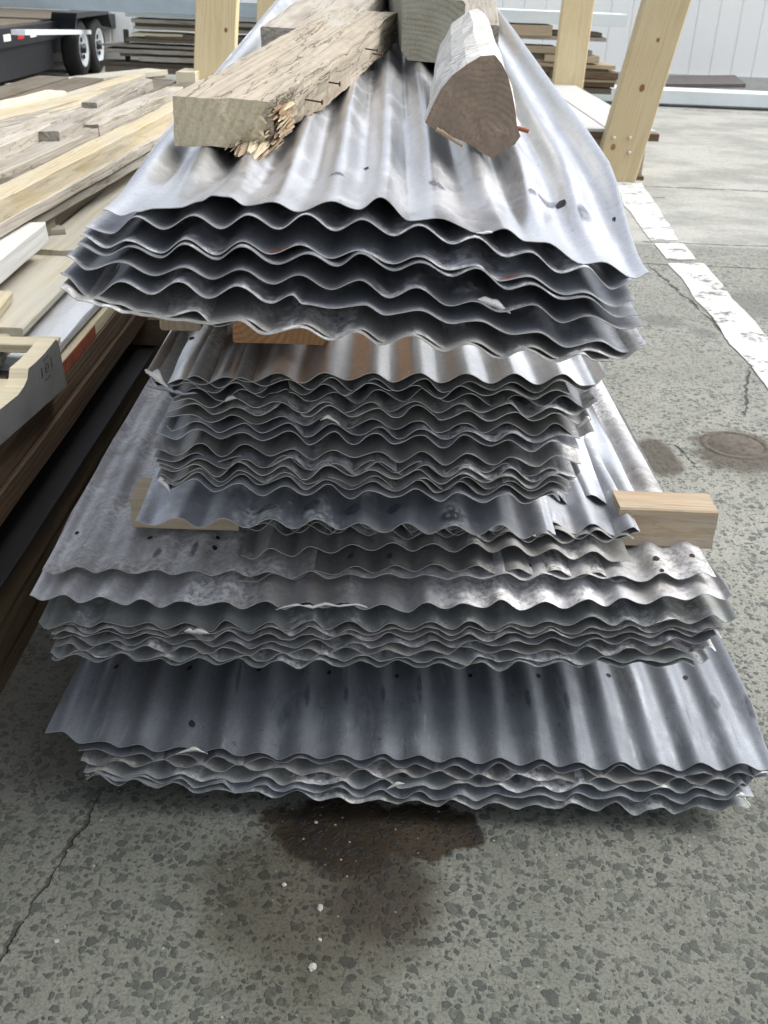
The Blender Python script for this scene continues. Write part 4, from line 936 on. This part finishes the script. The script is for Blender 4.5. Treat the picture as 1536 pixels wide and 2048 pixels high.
# ------------------------------------------------------------------ rear lumber
def rows(Y, data, side, grp, base):
    n = len(data)
    for i, (y0, y1, xl, xr, mat, dy) in enumerate(data):
        a, b = at(xl, y0 + .043*(xl-600)*.0, Y+dy), at(xr, y0, Y+dy); z = at((xl+xr)/2, y0, Y+dy).z; t = z - at((xl+xr)/2, y1, Y+dy).z
        nm = 'topmost second third fourth fifth sixth seventh eighth ninth tenth eleventh twelfth thirteenth fourteenth fifteenth sixteenth'.split()[i] if i < n-1 else 'lowest'
        o = bar('lumber_board', (a.x, Y+dy, z), (b.x, Y+dy, z), .5 - dy, max(.02, t), mat, '%s board of the rear %s lumber stack' % (nm, side), 'board', grp, base+i, rough=.004)
rows(14.2, [(45,53,262,640,m_old,0), (53,60,270,640,m_dkwood,.05), (60,66,268,640,m_old,0), (67,72,262,365,m_cream,-.05), (73,83,290,640,m_dkwood,0), (83,91,252,640,m_dkwood,.04), (91,96,205,400,m_old,0), (97,104,258,640,m_dkwood,.03),
            (105,113,208,640,m_old,-.03), (113,120,240,640,m_dkwood,.05), (120,130,278,640,m_old,-.02), (131,140,200,640,m_dkwood,.06), (140,152,210,640,m_dkwood,.0)], 'left', 'boards of the rear left lumber stack', 200)
rows(13.0, [(49,71,985,1106,m_tan,0), (62,70,1040,1205,m_dkwood,.06), (72,80,1000,1214,m_old,.02), (91,105,985,1114,m_tan,0), (101,109,1100,1185,m_old,.05), (106,117,985,1120,m_dkwood,.04), (111,125,1090,1200,m_tan,-.02), (118,124,1000,1130,m_old,.03), (126,134,985,1232,m_tan,0), (134,146,1000,1218,m_dkwood,.02), (143,157,1100,1238,m_brown,-.02), (158,164,1100,1234,m_tan,0), (164,173,1100,1230,m_brown,.03), (176,188,1130,1224,m_dkwood,.05)], 'right', 'boards of the rear right lumber stack', 230)
# stickers under the boards so that gaps are carried
for k, (x, Y, z, sd_) in enumerate(((250, 14.4, .0, 'left'), (600, 14.4, 0, 'left'), (1020, 13.2, 0, 'right'), (1170, 13.2, 0, 'right'))):
    p = at(x, 60, Y); bar('upright_stake', (p.x, Y+.2, p.z), (p.x, Y+.201, .0), .06, .06, m_dkwood, ['stake at the left end of the rear left lumber stack', 'stake at the right end of the rear left lumber stack', 'stake at the left end of the rear right lumber stack', 'stake at the right end of the rear right lumber stack'][k], 'stake', 'stakes behind the rear lumber', 260+k)
# long panels on top
zt0, zt1 = at(500, 29, 14.2).z, at(500, 44, 14.2).z
bar('panel_bundle', (at(252, 30, 14.2).x, 14.15, zt0), (at(900, 30, 14.2).x, 14.15, zt0), .6, zt0-zt1-.004, m_whpan, 'white metal panels lying on top of the rear left lumber', 'panel', None, 270)
zb0, zb1 = at(300, -4, 14.0).z, at(300, 26, 14.0).z
bar('steel_beam', (-9.0, 13.9, zb0), (at(905, 0, 14.0).x, 13.9, zb0), .35, zb0-zb1, m_gypan, 'long blue grey steel beam running above the rear left lumber', 'beam', None, 271, rough=.004)
zw0, zw1 = at(1100, 22, 13.2).z, at(1100, 47, 13.2).z
bar('panel_bundle', (at(980, 22, 13.2).x, 13.0, zw0), (at(1250, 22, 13.2).x, 13.0, zw0), .6, zw0-zw1, m_whpan, 'white panels on top of the rear right lumber', 'panel', None, 272)
# things along the building base
a, b = onz(1335, 170, .03), onz(1508, 166, .03)
mb = MB(); q0, q1, q2, q3 = at(1332, 168, 15.6), at(1492, 168, 15.6), at(1470, 150, 16.6), at(1340, 151, 16.6)
mb.add([(p.x, p.y, p.z) for p in (q0, q1, q2, q3)] + [(p.x, p.y, p.z-.05) for p in (q0, q1, q2, q3)], [(0, 1, 2, 3), (4, 7, 6, 5), (0, 4, 5, 1), (1, 5, 6, 2), (2, 6, 7, 3), (3, 7, 4, 0)])
tag(mb.build('flat_sheet', plain('brown_sheet', (.13, .115, .11), .7)), 'flat brown grey sheet lying by the white building', 'sheet')
for (y, z, t, wd, mat, lab, nm) in ((183, .20, .16, .5, m_whpan, 'pale stack of long trim lying along the building base', 'trim_stack'), (194, .06, .03, .12, m_rusty, 'thin red brown bar in front of the pale trim', 'steel_bar'), (206, .05, .045, .15, m_whpan, 'long white strip nearest the yard in front of the building', 'trim_strip')):
    p = onz(1400, y, z); bar(nm, (p.x-1.6, p.y, z), (p.x+5, p.y-.1, z), wd, t, mat, lab, nm.replace('_', ' '), None, 280+y)

# ------------------------------------------------------------------ trailer
tr = empty('equipment_trailer', (-4.05, 15.0, 0)); tag(tr, 'black twin axle flatbed trailer with white wheels behind the lumber', 'trailer')
T0 = tr.location
def tb_(name, lo, hi, mat, ch=.006):
    mb = MB(); mb.box(lo, hi, ch=ch); return mb.build(name, mat, tr)
for k, (px, py) in enumerate(((172, 156), (203, 146))):
    g = onz(px, py, 0.0); wy = g.y - T0.y; wx = g.x - T0.x; R = .355
    mb = MB(); mb.lathe([(-.11, .20), (-.11, .30), (-.085, R-.012), (-.05, R), (.05, R), (.085, R-.012), (.11, .30), (.11, .21)], (wx-.1, wy, R), (1, 0, 0), 36); wh = mb.build('tyre', m_tyre, tr)
    mb = MB(); mb.lathe([(.06, .0), (.065, .07), (.075, .08), (.07, .15), (.10, .19), (.115, .215), (.105, .225), (.0, .22)], (wx-.1, wy, R), (1, 0, 0), 36); mb.build('rim', m_rim, wh)
    mb = MB(); mb.lathe([(.07, .055), (.13, .05), (.14, .0)], (wx-.1, wy, R), (1, 0, 0), 18); mb.build('hub', m_trail, wh)
    for a in range(5):
        mb = MB(); th = a*2*math.pi/5 + .3; mb.tube((wx-.02, wy+.115*math.cos(th), R+.115*math.sin(th)), (wx-.005, wy+.115*math.cos(th), R+.115*math.sin(th)), .028, n=10); mb.build('rim_opening', m_trail, wh)
w0 = onz(172, 156).y - T0.y; w1 = onz(203, 146).y - T0.y
mb = MB(); prof = [(w0-.55, .62), (w0-.40, .80), (w1+.40, .80), (w1+.55, .62)]
vs = []
for y, z in prof: vs += [(-.22, y, z), (.10, y, z), (.10, y, z-.06), (-.22, y, z-.02)]
mb.add(vs, [(4*i+j, 4*i+(j+1) % 4, 4*i+4+(j+1) % 4, 4*i+4+j) for i in range(3) for j in range(4)] + [(0, 1, 2, 3), (15, 14, 13, 12)]); mb.build('fender', m_trail, tr)
tb_('deck', (-2.3, -7.5, .66), (-.25, 2.6, .72), m_dkwood)
tb_('side_rail', (-.25, -7.5, .50), (-.13, 2.6, .70), m_trail)
tb_('side_rail', (-2.42, -7.5, .50), (-2.30, 2.6, .70), m_trail)
tb_('undercarriage', (-2.1, -5.5, .28), (-.4, 2.3, .50), m_trail)
tb_('shade_panel', (-.24, -7.4, .16), (-.18, -1.0, .497), m_trail)  # added dark panel standing in for the shadow below the deck
for k in range(11):
    mb = MB(); y = -6.6 + k*.46; mb.box((-.127, y, .565), (-.123, y+.23, .635)); mb.build('reflector', m_tapew if k % 2 == 0 else m_red, tr)
mb = MB(); mb.add([(-.9, 2.6, .5), (-.15, 2.6, .5), (-.15, 3.6, .02), (-.9, 3.6, .02), (-.9, 2.62, .62), (-.15, 2.62, .62), (-.15, 3.66, .12), (-.9, 3.66, .12)], [(0, 3, 2, 1), (4, 5, 6, 7), (0, 1, 5, 4), (1, 2, 6, 5), (2, 3, 7, 6), (3, 0, 4, 7)])
mb.build('ramp', m_trail, tr)
mb = MB()
for k in range(6):
    y = -5.6 + .5*k; mb.tube((-1.9, y, .80 + .05*(k % 2)), (-.45, y+.3, .83 + .03*(k % 3)), .055, n=10)
tag(mb.build('rusty_pipes', m_rusty, None, T0), 'rusty red pipes loaded on the trailer deck', 'pipes')
bar('grey_plank', at(50, 60, 11.2), at(182, 60, 14.4) , .14, .05, m_whpan, 'pale grey plank lying along the trailer edge', 'plank', None, 290)
# scraps on the ground behind the left pile
for k, (x0, y0, x1, y1, wd, mat, lab) in enumerate(((150, 165, 172, 161, .5, m_whitewd, 'white board scrap on the ground below the trailer wheels'), (170, 172, 200, 168, .4, m_whpan, 'second white scrap just nearer than the first'), (200, 158, 330, 150, .5, m_tan, 'tan board lying flat beyond the left pile'),
                                     (280, 178, 345, 160, .8, m_wrap, 'white plastic sheet on the ground behind the left pile'))):
    p, q = onz(x0, y0, .06), onz(x1, y1, .06); bar('ground_scrap', p, q, wd, .03, mat, lab, 'scrap', None, 300+k, rough=.008)

# ------------------------------------------------------------------ small things on the concrete
p = onz(1470, 890); mb = MB(); mb.lathe([(.003, .0), (.003, .086), (.0008, .089), (.0008, .095), (.0035, .098), (.0035, .108), (.001, .114)], (0, 0, 0), (0, 0, 1), 40)
tag(mb.build('utility_cover', plain('muddy_iron', (.115, .10, .08), .95, .0, .95, 45, .8), None, (p.x, p.y, 0)), 'round rusty iron cover in the damp patch at right', 'cover')
rnd = random.Random(4)
def pebble(px, py, r, mat, lab):
    p = onz(px, py); bm = bmesh.new(); bmesh.ops.create_icosphere(bm, subdivisions=2, radius=1); r *= .62
    for v in bm.verts: v.co = Vector((v.co.x*r*1.2, v.co.y*r, max(-.3, v.co.z)*r*.55))*(1 + .35*noise.noise(v.co*1.4 + Vector((px, py, 0))))
    me = bpy.data.meshes.new('pebble'); bm.to_mesh(me); bm.free(); me.materials.append(mat)
    o = bpy.data.objects.new('pebble', me); COL.objects.link(o); o.location = (p.x, p.y, r*.15); o.rotation_euler = (0, 0, rnd.uniform(0, 6)); tag(o, lab, 'pebble', 'pale chips on the concrete')
m_chip = plain('pale_chip', (.27, .27, .255), .95)
for (x, y, r, lab) in ((640, 1816, .009, 'largest pale chip in the damp stain'), (568, 1770, .006, 'pale chip in the upper left of the damp stain'), (640, 1880, .005, 'small pale chip in the lower damp stain'), (625, 1935, .010, 'grey white chip at the foot of the damp stain'),
                       (112, 1883, .006, 'pale chip at the far left of the concrete'), (632, 1645, .005, 'small pale chip beside the bottom sheet'), (1392, 933, .012, 'white chip beside the iron cover')): pebble(x, y, r, m_chip, lab)
